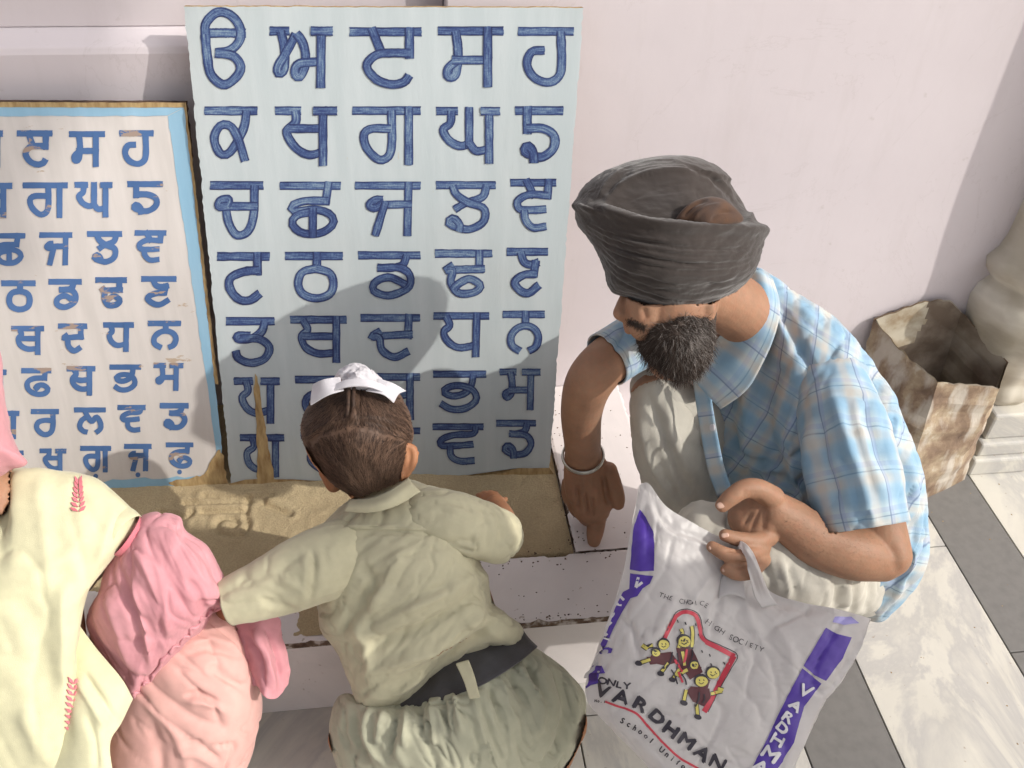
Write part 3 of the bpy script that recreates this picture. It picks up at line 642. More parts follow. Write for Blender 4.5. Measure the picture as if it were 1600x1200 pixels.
quad_strip('border_stripe', ((262, 181), (344, 742)), ((288, 168), (347, 700)), s_bl, n2, .0005, M['skyborder'], lb)
quad_strip('border_stripe', ((-420, 166), (288, 168)), ((-420, 182), (262, 181)), s_bl, n2, .0007, M['skyborder'], lb)
quad_strip('border_stripe', ((-420, 780), (340, 742)), ((-420, 800), (330, 758)), s_bl, n2, .0007, M['skyborder'], lb, jag=2.5)
quad_strip('raw_edge', ((-420, 158.5), (289, 160)), ((-420, 167), (289, 168)), s_bl, n2, .0011, M['wood'], lb, jag=.5)
quad_strip('raw_edge', ((287, 161), (336, 600)), ((290.5, 161), (341, 600)), s_bl, n2, .0011, M['wood'], lb, jag=.8)
patch('peeled_patch', [(312, 742), (330, 720), (343, 700), (352, 730), (354, 775), (320, 772), (280, 760), (262, 752)], s_bl, n2, .0016, M['wood'], lb, 4)
A = [('aira', -150, 253, 22, 487), ('iri', 104, 253, 330, 487), ('sa', 430, 258, 658, 484), ('ha', 745, 252, 962, 484), ('kha', -170, 580, 80, 805), ('ga', 140, 578, 425, 802), ('gha', 465, 575, 705, 798), ('nga', 795, 570, 1020, 800),
 ('chha', -60, 895, 160, 1100), ('ja', 245, 890, 455, 1098), ('jha', 543, 882, 765, 1105), ('nya', 840, 877, 1042, 1083)]
for a in A: letter(a[0], o13(a[1:], 0, 140, 4.), .088, s_bl, n2, M['blue'], lb, .0006)
A = [('ttha', 5, 55, 178, 215), ('dda', 238, 48, 405, 205), ('ddha', 470, 40, 628, 196), ('nna', 696, 34, 872, 190), ('tha', 55, 280, 220, 425), ('da', 286, 268, 432, 418), ('dha', 508, 262, 662, 410), ('na', 728, 254, 895, 406),
 ('pa', -120, 495, 35, 640), ('pha', 104, 488, 255, 632), ('ba', 328, 478, 472, 625), ('bha', 540, 470, 698, 614), ('ma', 757, 462, 907, 602), ('ya', -50, 698, 98, 840), ('ra', 152, 690, 292, 830), ('la', 365, 682, 523, 822), ('va', 580, 670, 720, 808), ('rra', 788, 660, 932, 810)]
for a in A: letter(a[0], o13(a[1:], 0, 420, 3.158), .098, s_bl, n2, M['blue'], lb, .0006)
for a in [('sa', -20, 895, 118, 1015), ('kha', 195, 885, 330, 1010), ('ga', 395, 872, 550, 1005), ('ja', 612, 862, 750, 998), ('pha', 818, 855, 955, 985)]:
    letter(a[0], o13(a[1:], 0, 420, 3.158), .100, s_bl, n2, M['blue'], lb, .0006, dot=True)

# ================================================================== TIN CAN
can = empty('tin_can', (1.22, -.22, 0), 'rusty square tin can with cut-open top standing against the wall', 'tin can')
def canwall(th, mat, name, outer=True):
    rim = [Z(1355, 481, .375), Z(1398, 468, .40), Z(1440, 464, .42), Z(1480, 463, .42), Z(1503, 486, .385), Z(1540, 528, .345), Z(1574, 568, .31), Z(1563, 608, .285), Z(1535, 603, .30), Z(1465, 600, .325), Z(1418, 560, .34), Z(1384, 520, .36)]
    bz = .0 if outer else .012
    base = [Vector(q) for q in ((1.03, -.06, bz), (1.09, -.045, bz), (1.15, -.035, bz), (1.21, -.025, bz), (1.275, -.015, bz), (1.297, -.085, bz), (1.318, -.16, bz), (1.26, -.185, bz), (1.20, -.207, bz), (1.12, -.235, bz), (1.06, -.25, bz), (1.045, -.15, bz))]
    for q in rim: q.y = min(q.y, -.012)
    n = len(rim); c0 = sum(rim, Vector())/n; V = []; K = 26; m = 8*n
    for k in range(K+1):
        t = k/K; ring = []
        for i in range(n):
            p = base[i].lerp(rim[i], t); c = sum(base, Vector())/n; cc = c.lerp(c0, t)
            p = cc+(p-cc)*(1-th/.12*(0 if outer else 1)); p.z = p.z if outer else max(p.z, bz); ring.append(p)
        R_ = []
        for i in range(n):
            for q in range(8): R_.append(ring[i].lerp(ring[(i+1) % n], q/8))
        for p in R_:
            cc = c0.lerp(sum(base, Vector())/n, 1-t); d = (p-cc); d.z = 0; d.normalize()
            rib = .0022*math.sin(t*math.pi*2*5)*(1 if .15 < t < .85 else 0)
            dent = .008*noise.fractal(Vector((p.x*9, p.y*9, p.z*7)), 1, 2, 3)*math.sin(min(1, t*1.5)*math.pi/2)
            p = p+d*(dent+rib); p.y = min(p.y, -.004); V.append(p+Vector((0, 0, (.006*noise.noise(Vector((p.x*60, p.y*60, 0))) if k == K else 0))))
    F = [(k*m+j, k*m+(j+1) % m, (k+1)*m+(j+1) % m, (k+1)*m+j) for k in range(K) for j in range(m)]
    if outer: F.append(tuple(range(m)))
    else: F.append(tuple(range(m)))
    return V, F
V, F = canwall(.0, None, ''); c1 = link('can_body', V, F, M['tin'], can, smooth=False); fixn(c1)
V, F = canwall(.004, None, '', False); c2 = link('can_inside', V, F, M['tin_in'], can, smooth=False); fixn(c2); c2.data.flip_normals(); c2.data.materials.append(M['tin_sunlit'])
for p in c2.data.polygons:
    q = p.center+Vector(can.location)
    if q.z > .20+.05*noise.noise(q*25) and q.x < 1.155+.02*noise.noise(q*40) and q.z > .30-(1.12-q.x)*.5: p.material_index = 1  # paler upper left: whitewash, with the sun on it put into the colour

# ================================================================== COLUMN at the right
cb = empty('marble_column', (1.56, -.1, 0), 'carved cream marble column with vase-shaped foot on a stepped plinth at right edge', 'column')
PX, PY = 1.40, .0
def lathe(name, prof, cx, cy, mat, parent, seg=64, flute=0):
    V = []; F = []
    for (r, z) in prof:
        for j in range(seg):
            a = j/seg*2*math.pi; rr = r*(1+flute*abs(math.sin(a*6))); V.append((cx+rr*math.cos(a), cy+rr*math.sin(a), z))
    m = len(prof)
    for i in range(m-1):
        for j in range(seg): F.append((i*seg+j, i*seg+(j+1) % seg, (i+1)*seg+(j+1) % seg, (i+1)*seg+j))
    F.append(tuple(range(seg))[::-1]); F.append(tuple((m-1)*seg+j for j in range(seg)))
    return link(name, V, F, mat, parent)
def steps(name, lv, parent):
    for (h, z0, z1) in lv: box('plinth_step', (PX-h, PY-h*1.0, z0), (PX+h, -.002, z1), M['marble'], parent, .006)
for (x0, y0, z0, z1) in ((1.330, -.150, 0, .05), (1.340, -.138, .0505, .09), (1.352, -.122, .0905, .165)): box('plinth_step', (x0, y0, z0), (1.62, -.002, z1), M['marble'], cb, .006)
pr = cr([(.09, .166), (.105, .19), (.095, .21), (.10, .25), (.125, .33), (.145, .41), (.14, .45), (.118, .475), (.142, .50), (.145, .525), (.125, .55), (.118, .62), (.125, .9), (.125, 1.6), (.125, 2.8)], 90)
lathe('column_shaft', [(r, z) for r, z in pr], PX, PY, M['column'], cb, 72, .03)

# ================================================================== TREE far behind the camera's right shoulder; unseen, added so its leaves shade the left of the wall
tree = empty('tree', (2.0, -3.9, 0), 'small leafy tree added outside the picture to shade the left of the wall', 'tree')
KD = 1.
def wtube(name, pts, mat, parent, seg=12):
    V = []; F = []
    for i, (x, y, z, r) in enumerate(pts):
        for j in range(seg): q = j/seg*2*math.pi; V.append((x+r*math.cos(q), y+r*math.sin(q), z))
    for i in range(len(pts)-1):
        for j in range(seg): F.append((i*seg+j, i*seg+(j+1) % seg, (i+1)*seg+(j+1) % seg, (i+1)*seg+j))
    return link(name, V, F, mat, parent)
b_ = NB('leaf_green', .6, .3).color((.06, .11, .03)); M['leaf'] = b_.m
tx = 4.75; wtube('trunk', [(2.0, -3.9, 0, .16), (2.05, -3.88, 1.5, .13), (2.1, -3.8, 3.2, .10), (2.6, -3.6, 4.6, .07), (3.6, -3.3, 5.4, .045), (tx-.1, -3, 5.75, .02)], M['wood'], tree)
for a_ in range(7):
    q = a_/7*6.28; wtube('limb', [(tx, -3, 5.2+a_*.06, .025), (tx+.12*math.cos(q), -3+.12*math.sin(q), 5.5+a_*.05, .014), (tx+.25*math.cos(q), -3+.22*math.sin(q), 5.8+a_*.04, .006)], M['wood'], tree, 8)
V = []; F = []
for i in range(3200):
    while True:
        p = Vector((random.uniform(-1, 1), random.uniform(-1, 1), random.uniform(-1, 1)))
        if p.length < 1 and noise.noise(p*2.2+Vector((3, 1, 2))) > -.12: break
    c = Vector((tx, -3.0, 5.85))+Vector((p.x*.36, p.y*.30, p.z*.42)); u_ = Vector((random.gauss(0, 1), random.gauss(0, 1), random.gauss(0, .6))).normalized(); w_ = u_.orthogonal().normalized(); s_ = random.uniform(.03, .055); k = len(V)
    V += [c-u_*s_*1.6, c+w_*s_*.7, c+u_*s_*1.6, c-w_*s_*.7]; F.append((k, k+1, k+2, k+3))
tag(link('crown', V, F, M['leaf'], tree, smooth=False), kind='stuff')

# ================================================================== hair strands
def strands(name, base, starts, flow, L, w0, mats, parent, pick=None, steps=5, lift=.0008, jit=.25):
    """thin ribbons of hair that follow the surface of base; flow(px,py) -> px direction"""
    T = tree_of(base); off = np.array(wloc(parent)); V = []; F = []; MI = []
    for (x, y) in starts:
        V0 = len(V); prev = None; ok = 0; ll = L*random.uniform(.6, 1.3); ww = w0*random.uniform(.6, 1.3); lf = lift*random.uniform(.3, 2.2); ph = random.gauss(0, jit)
        hx, hy = x, y; row = []
        for s in range(steps+1):
            r = ray(hx, hy); hit = T.ray_cast(CAM, r.normalized())
            if hit[0] is None: break
            row.append((hit[0]+hit[1]*lf*(1+s*.1), hit[1])); fx, fy = flow(hx, hy); c, sn = math.cos(ph), math.sin(ph)
            fx, fy = fx*c-fy*sn, fx*sn+fy*c; hx += fx*ll/steps; hy += fy*ll/steps
        if len(row) < 3: continue
        for i, (p, nn) in enumerate(row):
            t = (row[min(i+1, len(row)-1)][0]-row[max(i-1, 0)][0]); sd = t.cross(nn); 
            if sd.length < 1e-9: sd = Vector((1, 0, 0))
            sd.normalize(); ww_ = ww*(1-.8*i/(len(row)-1)); V.append(p-sd*ww_); V.append(p+sd*ww_)
        mi = 0 if pick is None else pick(x, y)
        for i in range(len(row)-1): F.append((V0+2*i, V0+2*i+1, V0+2*i+3, V0+2*i+2)); MI.append(mi)
    o = link(name, V, F, mats[0], parent)
    for m in mats[1:]: o.data.materials.append(m)
    o.data.polygons.foreach_set('material_index', MI); tag(o, kind='stuff'); return o
def bristles(name, base, n, length, w0, mats, parent, pick, inside, down=(0, 0, -1), curl=.5):
    T = tree_of(base); V = []; F = []; MI = []; cnt = 0; dn = Vector(down)
    while cnt < n:
        x, y = inside(); r = ray(x, y); hit = T.ray_cast(CAM, r.normalized()); cnt += 1
        if hit[0] is None: continue
        p, nn = hit[0], hit[1]; V0 = len(V); l = length*random.uniform(.5, 1.2)
        d = (nn*.8+dn*.7+Vector((random.gauss(0, .35), random.gauss(0, .35), random.gauss(0, .35)))).normalized(); sd = d.cross(Vector((random.gauss(0, 1), random.gauss(0, 1), random.gauss(0, 1)))).normalized()
        for i in range(5):
            t = i/4; ww = w0*(1-.85*t); V += [p-sd*ww, p+sd*ww]; d = (d+dn*curl*.25+Vector((random.gauss(0, .12), random.gauss(0, .12), random.gauss(0, .12)))).normalized(); p = p+d*l/4
        mi = pick(x, y)
        for i in range(4): F.append((V0+2*i, V0+2*i+1, V0+2*i+3, V0+2*i+2)); MI.append(mi)
    o = link(name, V, F, mats[0], parent)
    for m in mats[1:]: o.data.materials.append(m)
    o.data.polygons.foreach_set('material_index', MI); tag(o, kind='stuff'); return o

# ================================================================== MAN
KD = .877
man = empty('person', (.72, -.5, 0), 'man in black turban and blue plaid shirt squatting, pointing at the sandbox rim', 'person')
B = []
def t(*p, **k): B.append(tube('tmp', p, None, None, **k))
t((1365, 890, 1.78, 56), (1345, 800, 1.75, 78), (1270, 650, 1.70, 88), (1190, 520, 1.66, 60), ratio=.9)
t((1240, 600, 1.68, 60), (1120, 560, 1.70, 58), (1010, 535, 1.72, 36))
t((1200, 520, 1.64, 50), (1150, 480, 1.58, 50), (1090, 450, 1.53, 55))                       # neck
t((1060, 360, 1.49, 92), (1055, 440, 1.50, 76), (1050, 515, 1.50, 58), (1046, 565, 1.50, 34), ratio=1.0)   # skull to chin
t((1012, 470, 1.47, 34), (1010, 510, 1.475, 28))                                          # cheek
t((992, 452, 1.50, 16), (979, 470, 1.495, 13), (969, 490, 1.49, 12)); t((985, 493, 1.495, 12), (974, 494, 1.492, 10))      # nose
t((983, 505, 1.50, 10), (984, 515, 1.50, 9))                                               # lips
t((1004, 455, 1.475, 14), (1022, 452, 1.462, 14))                                               # brow
t((1098, 462, 1.455, 13), (1104, 480, 1.455, 15), (1100, 500, 1.46, 10), ratio=.6)                # ear
t((1020, 530, 1.70, 38), (965, 552, 1.66, 38), (924, 592, 1.67, 38), (909, 640, 1.765, 33), (910, 690, 1.865, 29), (911, 712, 1.905, 28))   # right arm
t((911, 712, 1.9384, 30, .75), (918, 745, 1.9669, 38, .6), (925, 775, 1.9897, 39, .6), (924, 795, 2.0011, 30, .7))
t((934, 795, 2.0011, 16), (931, 822, 2.0125, 14.5), (929, 836, 2.0160, 13), (928, 846, 2.0205, 10.5), seg=16)             # pointing finger
t((950, 735, 1.9498, 15), (960, 760, 1.9612, 13), (965, 778, 1.9726, 12), (966, 788, 1.9783, 10), seg=16)                # thumb
t((908, 775, 1.9954, 15), (912, 800, 2.0125, 13), (918, 812, 2.0353, 11), (926, 806, 2.0525, 10), seg=16)
t((897, 765, 1.9954, 14), (898, 787, 2.0182, 13), (905, 800, 2.0410, 11), (914, 797, 2.0582, 9), seg=16)
t((889, 755, 1.9897, 12), (888, 773, 2.0125, 11), (894, 784, 2.0353, 10), (903, 783, 2.0525, 9), seg=16)
t((1290, 600, 1.64, 50), (1345, 740, 1.60, 48), (1384, 868, 1.575, 40))                      # left upper arm
t((1378, 872, 1.575, 37), (1330, 862, 1.56, 44), (1275, 842, 1.55, 42), (1235, 815, 1.54, 36), (1208, 797, 1.53, 31))
t((1214, 800, 1.53, 32, .8), (1192, 800, 1.53, 42, .5), (1172, 812, 1.535, 38, .42))
t((1208, 778, 1.515, 19), (1184, 765, 1.50, 17.5), (1163, 764, 1.492, 15.5), (1142, 777, 1.488, 14), (1128, 790, 1.488, 11.5), seg=18)
t((1200, 838, 1.53, 17), (1180, 846, 1.51, 15), (1156, 843, 1.498, 12.5), (1132, 836, 1.492, 10), seg=18)
t((1190, 856, 1.52, 15), (1162, 870, 1.482, 12.5), (1134, 866, 1.477, 11.5), (1112, 854, 1.484, 9.5), seg=18)
t((1192, 874, 1.52, 13), (1174, 893, 1.480, 11.5), (1152, 897, 1.474, 10.5), (1133, 890, 1.476, 9), seg=18)
t((1175, 795, 1.545, 14), (1158, 800, 1.555, 13), (1150, 818, 1.56, 11), seg=16)
# nail moons are separate parts below; legs and feet:
t((1340, 900, 1.76, 56), (1210, 880, 1.70, 62), (1100, 850, 1.63, 50)); t((1100, 850, 1.64, 46), (1085, 960, 1.68, 42), (1085, 1075, 1.74, 28))
t((1330, 880, 1.95, 50), (1160, 740, 1.90, 40), (1030, 625, 1.75, 34)); t((1025, 615, 1.72, 40), (1050, 720, 1.80, 40), (1105, 840, 1.98, 26))
t((1100, 1085, 1.78, 26), (1050, 1100, 1.76, 26), (1000, 1115, 1.73, 20), ratio=.6); t((1110, 850, 2.0, 22), (1070, 852, 2.0, 20), ratio=.6)
body = merge_remesh('body', B, M['skin_man'], man, .0023, 4)
fold(body, [([(1176, 800), (1160, 822)], 3, -.0018), ([(1190, 790), (1170, 835)], 3, -.0016), ([(1165, 764), (1160, 775)], 3, -.0010), ([(1152, 845), (1150, 862)], 3, -.001),
            ([(1180, 775), (1195, 800), (1190, 835)], 4, -.0018), ([(990, 462), (1000, 470), (1012, 471)], 4, -.003), ([(1005, 480), (1010, 500)], 5, -.003), ([(926, 760), (932, 790)], 5, .0018), ([(908, 755), (912, 780)], 4, .0015),
            ([(924, 820), (938, 820)], 3, -.001), ([(920, 830), (938, 830)], 2, -.0006), ([(1385, 850), (1400, 870), (1402, 900)], 8, -.002)])
for p in ((1127, 789, 1.478, 6, 1.0), (1133, 836, 1.483, 4.5, 1.), (1113, 855, 1.476, 4, 1.), (1134, 890, 1.469, 4, 1.), (929, 848, 2.013, 5, 1.)):
    tube('fingernail', [(p[0]+3, p[1], p[2]+.001, p[3]*.8), (p[0]-3, p[1]+1, p[2]+.001, p[3]*.8)], skin_nail if 'skin_nail' in globals() else M.setdefault('nail', skin_mat('fingernail', (.62, .42, .33))), man, ratio=.5, seg=14)
# beard
bd = puff('beard', (1058, 530), [(990, 503), (996, 535), (1014, 570), (1045, 594), (1075, 597), (1098, 580), (1113, 550), (1120, 515), (1116, 480), (1095, 462), (1066, 474), (1040, 494), (1018, 498)], 1.50, .068, .05, M['beard'], man, slope=(0, .1)); rumple(bd, .005, .02, 3)
def inb():
    while True:
        x = random.uniform(995, 1120); y = random.uniform(474, 602)
        if ((x-1058)/60)**2+((y-535)/66)**2 < 1.0: return x, y
bristles('beard_hair', bd, 8500, .014, .00028, [M['beard'], M['greybeard']], man, lambda x, y: 1 if random.random() < .07+.55*math.exp(-((x-1088)/26)**2-((y-525)/36)**2) else 0, inb)
def inm():
    q = random.random(); return 982+26*q+random.gauss(0, 2), 501+10*q+random.gauss(0, 2.5)
bristles('moustache', body, 420, .007, .00035, [M['beard'], M['greybeard']], man, lambda x, y: 0, inm)
tube('eye', [(1001, 474, 1.462, 5), (1010, 474, 1.459, 5)], M['hair'], man, ratio=.5, seg=12)
# turban
tbn = puff('turban', (1045, 362), [(900, 328), (906, 300), (933, 274), (975, 255), (1040, 243), (1092, 247), (1132, 268), (1160, 303), (1180, 340), (1193, 366), (1190, 395), (1178, 428), (1152, 453), (1110, 474), (1062, 486), (1020, 480), (985, 466), (956, 456), (946, 430), (936, 400), (918, 372), (901, 348)],
           1.505, .125, .12, M['turban'], man, slope=(.05, -.1), rings=40, n=320, power=.42)
V = getv(tbn); N = getn(tbn); P = proj(V)
cur = cr([(897, 312), (950, 322), (1000, 336), (1060, 346), (1120, 348), (1196, 352)], 60)[:, :2]
yl = np.interp(P[:, 0], cur[:, 0], cur[:, 1]); face = np.clip(-(N @ np.array(FW))*3+.3, 0, 1)
rim = cr([(940, 318), (965, 285), (1010, 264), (1070, 262), (1120, 282), (1150, 310), (1172, 350)], 60)[:, :2]
inside = ((P[:, 0]-1062)/112)**2+((P[:, 1]-322)/58)**2
above = np.clip((yl-P[:, 1])/6, 0, 1)
dip = np.clip(1.05-inside, 0, 1)**.5*above
V2 = V - N*((.024*dip*face)[:, None]); 
V2 += N*((.010*np.exp(-((P[:, 1]-yl-9)/9)**2)*face)[:, None])
setv(tbn, V2)
fold(tbn, [([(897, 335), (960, 360), (1050, 385), (1190, 388)], 5, -.002), ([(910, 352), (960, 385), (1060, 412), (1185, 412)], 4, -.0022), ([(925, 375), (970, 410), (1060, 434), (1170, 432)], 4, .002),
           ([(940, 405), (990, 436), (1060, 455), (1140, 450)], 4, -.002), ([(955, 440), (1010, 462), (1060, 470), (1110, 465)], 3.5, .0018), ([(930, 345), (1000, 372), (1100, 376), (1185, 372)], 3, .0014),
           ([(945, 425), (1000, 450), (1060, 461)], 3, -.0014), ([(1060, 250), (1110, 275), (1150, 315), (1165, 345)], 5, -.005), ([(1040, 247), (1095, 262), (1140, 295), (1172, 345)], 3.5, .003), ([(990, 262), (965, 280), (945, 308)], 5, -.004),
           ([(975, 262), (950, 285), (932, 312)], 3, .003), ([(905, 316), (925, 322), (945, 330)], 4, -.004), ([(1040, 415), (1080, 416), (1120, 424)], 2.5, -.0016), ([(1020, 392), (1080, 398), (1150, 396)], 2.5, -.0012), ([(1090, 440), (1130, 436), (1165, 420)], 3, .0014)])
pl_ = []
for k in range(16):
    q = k/15; pl_.append(([(902+38*q, 338+62*q), (960+12*q, 362+80*q), (1055+4*q, 380+92*q), (1130-6*q, 384+82*q), (1188-30*q, 384+62*q)], 2.0, -.0016 if k % 2 else .0010))
for k in range(7):
    q = k/6; pl_.append(([(930+14*q, 300+8*q), (975+10*q, 262+12*q), (1045+6*q, 249+12*q), (1105-4*q, 262+14*q), (1160-14*q, 318+10*q)], 2.2, -.0014 if k % 2 else .0009))
for k in range(6):
    q = k/5; pl_.append(([(960+25*q, 322-10*q), (1010+14*q, 308-12*q), (1070+6*q, 300-14*q)], 2.2, -.0012 if k % 2 else .0008))
fold(tbn, pl_); rumple(tbn, .0016, .03, 5, (1, 1, 3)); wrinkle(tbn, .0007, .014, 6, R(-4), 8)
ub = puff('undercloth', (1105, 338), [(1056, 344), (1068, 326), (1085, 314), (1110, 307), (1132, 312), (1150, 326), (1162, 342), (1150, 350), (1110, 352), (1070, 350)], 1.405, .022, .03, M['rust'], man, slope=(.05, .1)); fold(ub, [([(1066, 340), (1085, 320), (1108, 312)], 3, -.003), ([(1080, 346), (1100, 326), (1130, 318)], 3, .003), ([(1110, 346), (1125, 332), (1145, 330)], 3, -.003)])
# shirt
sh = puff('shirt', (1290, 700), [(1176, 420), (1212, 436), (1262, 466), (1310, 500), (1350, 545), (1384, 596), (1414, 655), (1437, 718), (1450, 780), (1454, 850), (1440, 905), (1412, 940), (1376, 974), (1330, 952), (1262, 890), (1180, 822), (1130, 800), (1092, 776), (1076, 700), (1060, 640), (1042, 592), (1050, 560), (1100, 530), (1150, 480)],
          1.745, .13, .12, M['plaid'], man, slope=(-.50, .12), rings=46, n=300, power=.5, rot=R(-24), bend=.9)
fold(sh, [([(1215, 470), (1250, 540), (1280, 600), (1300, 640)], 7, -.010), ([(1222, 455), (1275, 510), (1330, 580), (1370, 650)], 6, .004), ([(1370, 560), (1372, 610), (1368, 650)], 9, -.012), ([(1385, 600), (1398, 660), (1388, 720)], 10, .007),
          ([(1395, 690), (1420, 760), (1400, 800)], 9, -.008), ([(1420, 700), (1435, 800), (1430, 880)], 7, .006), ([(1440, 760), (1432, 830), (1405, 900)], 7, -.006), ([(1140, 640), (1150, 700), (1185, 726), (1230, 720)], 6, -.008), ([(1120, 610), (1130, 700), (1140, 780)], 10, .008),
          ([(1215, 560), (1195, 640), (1215, 730), (1240, 800)], 12, -.012), ([(1180, 560), (1165, 640), (1170, 740)], 10, .009), ([(1090, 620), (1100, 700), (1110, 770)], 8, -.007), ([(1240, 640), (1235, 720), (1255, 780)], 8, .008), ([(1160, 560), (1120, 590), (1070, 610)], 7, -.005), ([(1250, 490), (1300, 540), (1345, 610)], 7, -.004), ([(1410, 820), (1425, 880), (1390, 950)], 8, .007), ([(1110, 760), (1160, 748), (1230, 752)], 7, -.007)])
rumple(sh, .005, .09, 2); wrinkle(sh, .005, .035, 2, R(60), 5); wrinkle(sh, .002, .018, 3, R(50), 5)
sl = tube('sleeve', [(1290, 560, 1.72, 40), (1306, 620, 1.645, 58), (1320, 690, 1.595, 68), (1336, 760, 1.57, 70), (1350, 824, 1.558, 66)], M['plaid'], sh, ratio=.95, seg=90, n=80, caps=(True, False))
fold(sl, [([(1296, 600), (1318, 670), (1345, 760), (1378, 850)], 9, .012), ([(1280, 640), (1292, 720), (1320, 800)], 12, -.010), ([(1345, 625), (1365, 680), (1385, 750)], 10, -.007), ([(1270, 660), (1262, 720), (1280, 790)], 8, .006), ([(1330, 620), (1352, 700), (1390, 800)], 6, .004), ([(1300, 700), (1335, 740), (1345, 800)], 7, -.006), ([(1290, 626), (1330, 618), (1365, 632)], 3, -.004)])
rumple(sl, .004, .06, 4); wrinkle(sl, .003, .04, 5, R(70)); mod(sl, 'SOLIDIFY', thickness=.0025, offset=1)
sr = tube('sleeve', [(1040, 505, 1.70, 50), (1000, 530, 1.69, 44), (970, 548, 1.67, 42), (948, 562, 1.655, 43)], M['plaid'], sh, ratio=.95, seg=60, n=40, caps=(True, False))
fold(sr, [([(985, 500), (965, 540), (958, 580)], 6, -.006), ([(1000, 520), (990, 560), (985, 590)], 6, .005), ([(960, 520), (945, 540), (940, 560)], 5, -.004)]); mod(sr, 'SOLIDIFY', thickness=.0025, offset=1)
co = sheet('collar', [[(1172, 420, 1.585), (1168, 455, 1.575), (1150, 492, 1.56), (1120, 530, 1.555), (1095, 556, 1.555), (1080, 590, 1.56)],
                      [(1190, 424, 1.575), (1196, 462, 1.555), (1180, 512, 1.54), (1152, 555, 1.535), (1125, 580, 1.535), (1100, 612, 1.545)],
                      [(1208, 436, 1.580), (1219, 476, 1.560), (1212, 520, 1.545), (1192, 566, 1.54), (1166, 610, 1.545), (1126, 640, 1.555)]], M['plaid'], sh, 40, 20, .003)
sheet('placket', [[(1082, 592, 1.568), (1092, 660, 1.572), (1105, 730, 1.580), (1120, 775, 1.59)], [(1106, 590, 1.560), (1116, 656, 1.566), (1130, 726, 1.576), (1145, 770, 1.588)]], M['plaid'], sh, 30, 6, .002)
for (x, y, d) in ((1106, 604, 1.552), (1113, 668, 1.558)): tube('button', [(x, y-2, d, 4), (x, y+2, d, 4)], M['whitecloth'], sh, ratio=.4, seg=12)
tuck(body, [tbn], .06, keep=lambda x, y: y > 476)
def push(o):
    # the chest turns away from the near shoulder
    V = getv(o); P = proj(V); k = np.clip((P[:, 1]-455)/95, 0, 1); k = k*k*(3-2*k); x0 = 1232+(P[:, 1]-455)*.06
    dd = np.maximum(0, x0-P[:, 0]); m_ = .00060*(np.sqrt(dd*dd+400)-20)*k; r = V-_C; r /= np.linalg.norm(r, axis=1)[:, None]; setv(o, V+r*m_[:, None])
for o in [sh, co]+[q for q in sh.children if q.name.startswith(('placket', 'button'))]: push(o)
inarm = lambda x, y: (x > 1270 and y > 812) or (x < 1010 and y > 560)
tuck(body, [sh], .12, gap=.010, keep=inarm); tuck(body, [sl, sr], .03)
# trousers
tr = empty('trousers', (0, 0, 0), None, None); tr.parent = man; tr.location = (0, 0, 0)
k1 = tube('trouser_leg', [(1340, 890, 1.95, 60), (1230, 800, 1.94, 56), (1120, 690, 1.86, 48), (1034, 618, 1.74, 44)], M['trouser'], tr, seg=48, n=50); rumple(k1, .004, .05, 3)
k2 = tube('trouser_leg', [(1024, 604, 1.735, 40), (1034, 660, 1.75, 50), (1050, 730, 1.80, 54), (1075, 800, 1.87, 50), (1100, 850, 1.95, 44)], M['trouser'], tr, seg=60, n=70)
fold(k2, [([(1010, 610), (1040, 690), (1080, 780)], 8, -.008), ([(998, 640), (1012, 710), (1050, 790)], 7, .006), ([(1040, 620), (1055, 690), (1085, 760)], 7, .007), ([(1025, 700), (1050, 760), (1080, 800)], 5, -.005)]); rumple(k2, .003, .04, 8); wrinkle(k2, .004, .04, 8, R(-65))
k3 = tube('trouser_leg', [(1345, 925, 1.73, 40), (1306, 905, 1.675, 60), (1240, 885, 1.635, 78), (1150, 850, 1.60, 68), (1095, 832, 1.595, 50)], M['trouser'], tr, seg=70, n=110)
fold(k3, [([(1185, 860), (1205, 910), (1200, 940)], 5, -.006), ([(1215, 865), (1232, 915), (1226, 950)], 5, .006), ([(1230, 880), (1245, 925), (1240, 950)], 4, -.006), ([(1305, 905), (1312, 925), (1302, 955)], 5, -.008), ([(1322, 905), (1325, 935), (1318, 955)], 5, .007), ([(1340, 905), (1338, 935), (1330, 960)], 4.5, -.008), ([(1362, 905), (1365, 935), (1350, 965)], 6, -.009), ([(1378, 905), (1384, 935), (1370, 965)], 4, .006), ([(1250, 880), (1290, 910), (1290, 945)], 6, .004), ([(1095, 800), (1150, 820), (1200, 860)], 8, -.004)]); rumple(k3, .0035, .05, 5); wrinkle(k3, .005, .03, 9, R(75))
k4 = tube('trouser_leg', [(1098, 845, 1.615, 50), (1085, 940, 1.66, 48), (1085, 1050, 1.72, 42)], M['trouser'], tr, seg=40, n=40); rumple(k4, .004, .05, 6)
tube('sandal', [(1112, 1092, 1.80, 28), (1050, 1112, 1.785, 28), (990, 1130, 1.76, 22)], M['edge'], man, ratio=.3); tube('sandal', [(1120, 862, 2.02, 24), (1062, 862, 2.02, 22)], M['edge'], man, ratio=.3)
armpl = cr([(1180, 760), (1130, 800), (1130, 860), (1180, 830), (1240, 820), (1300, 850), (1390, 875)], 60)[:, :2]
rarm = cr([(1020, 530), (965, 552), (924, 592), (909, 640), (910, 690), (925, 780), (930, 850)], 60)[:, :2]
tuck(body, [k1, k2, k3, k4], .05, keep=lambda x, y: min(np.hypot(*(armpl-(x, y)).T)) < 62 or min(np.hypot(*(rarm-(x, y)).T)) < 62)
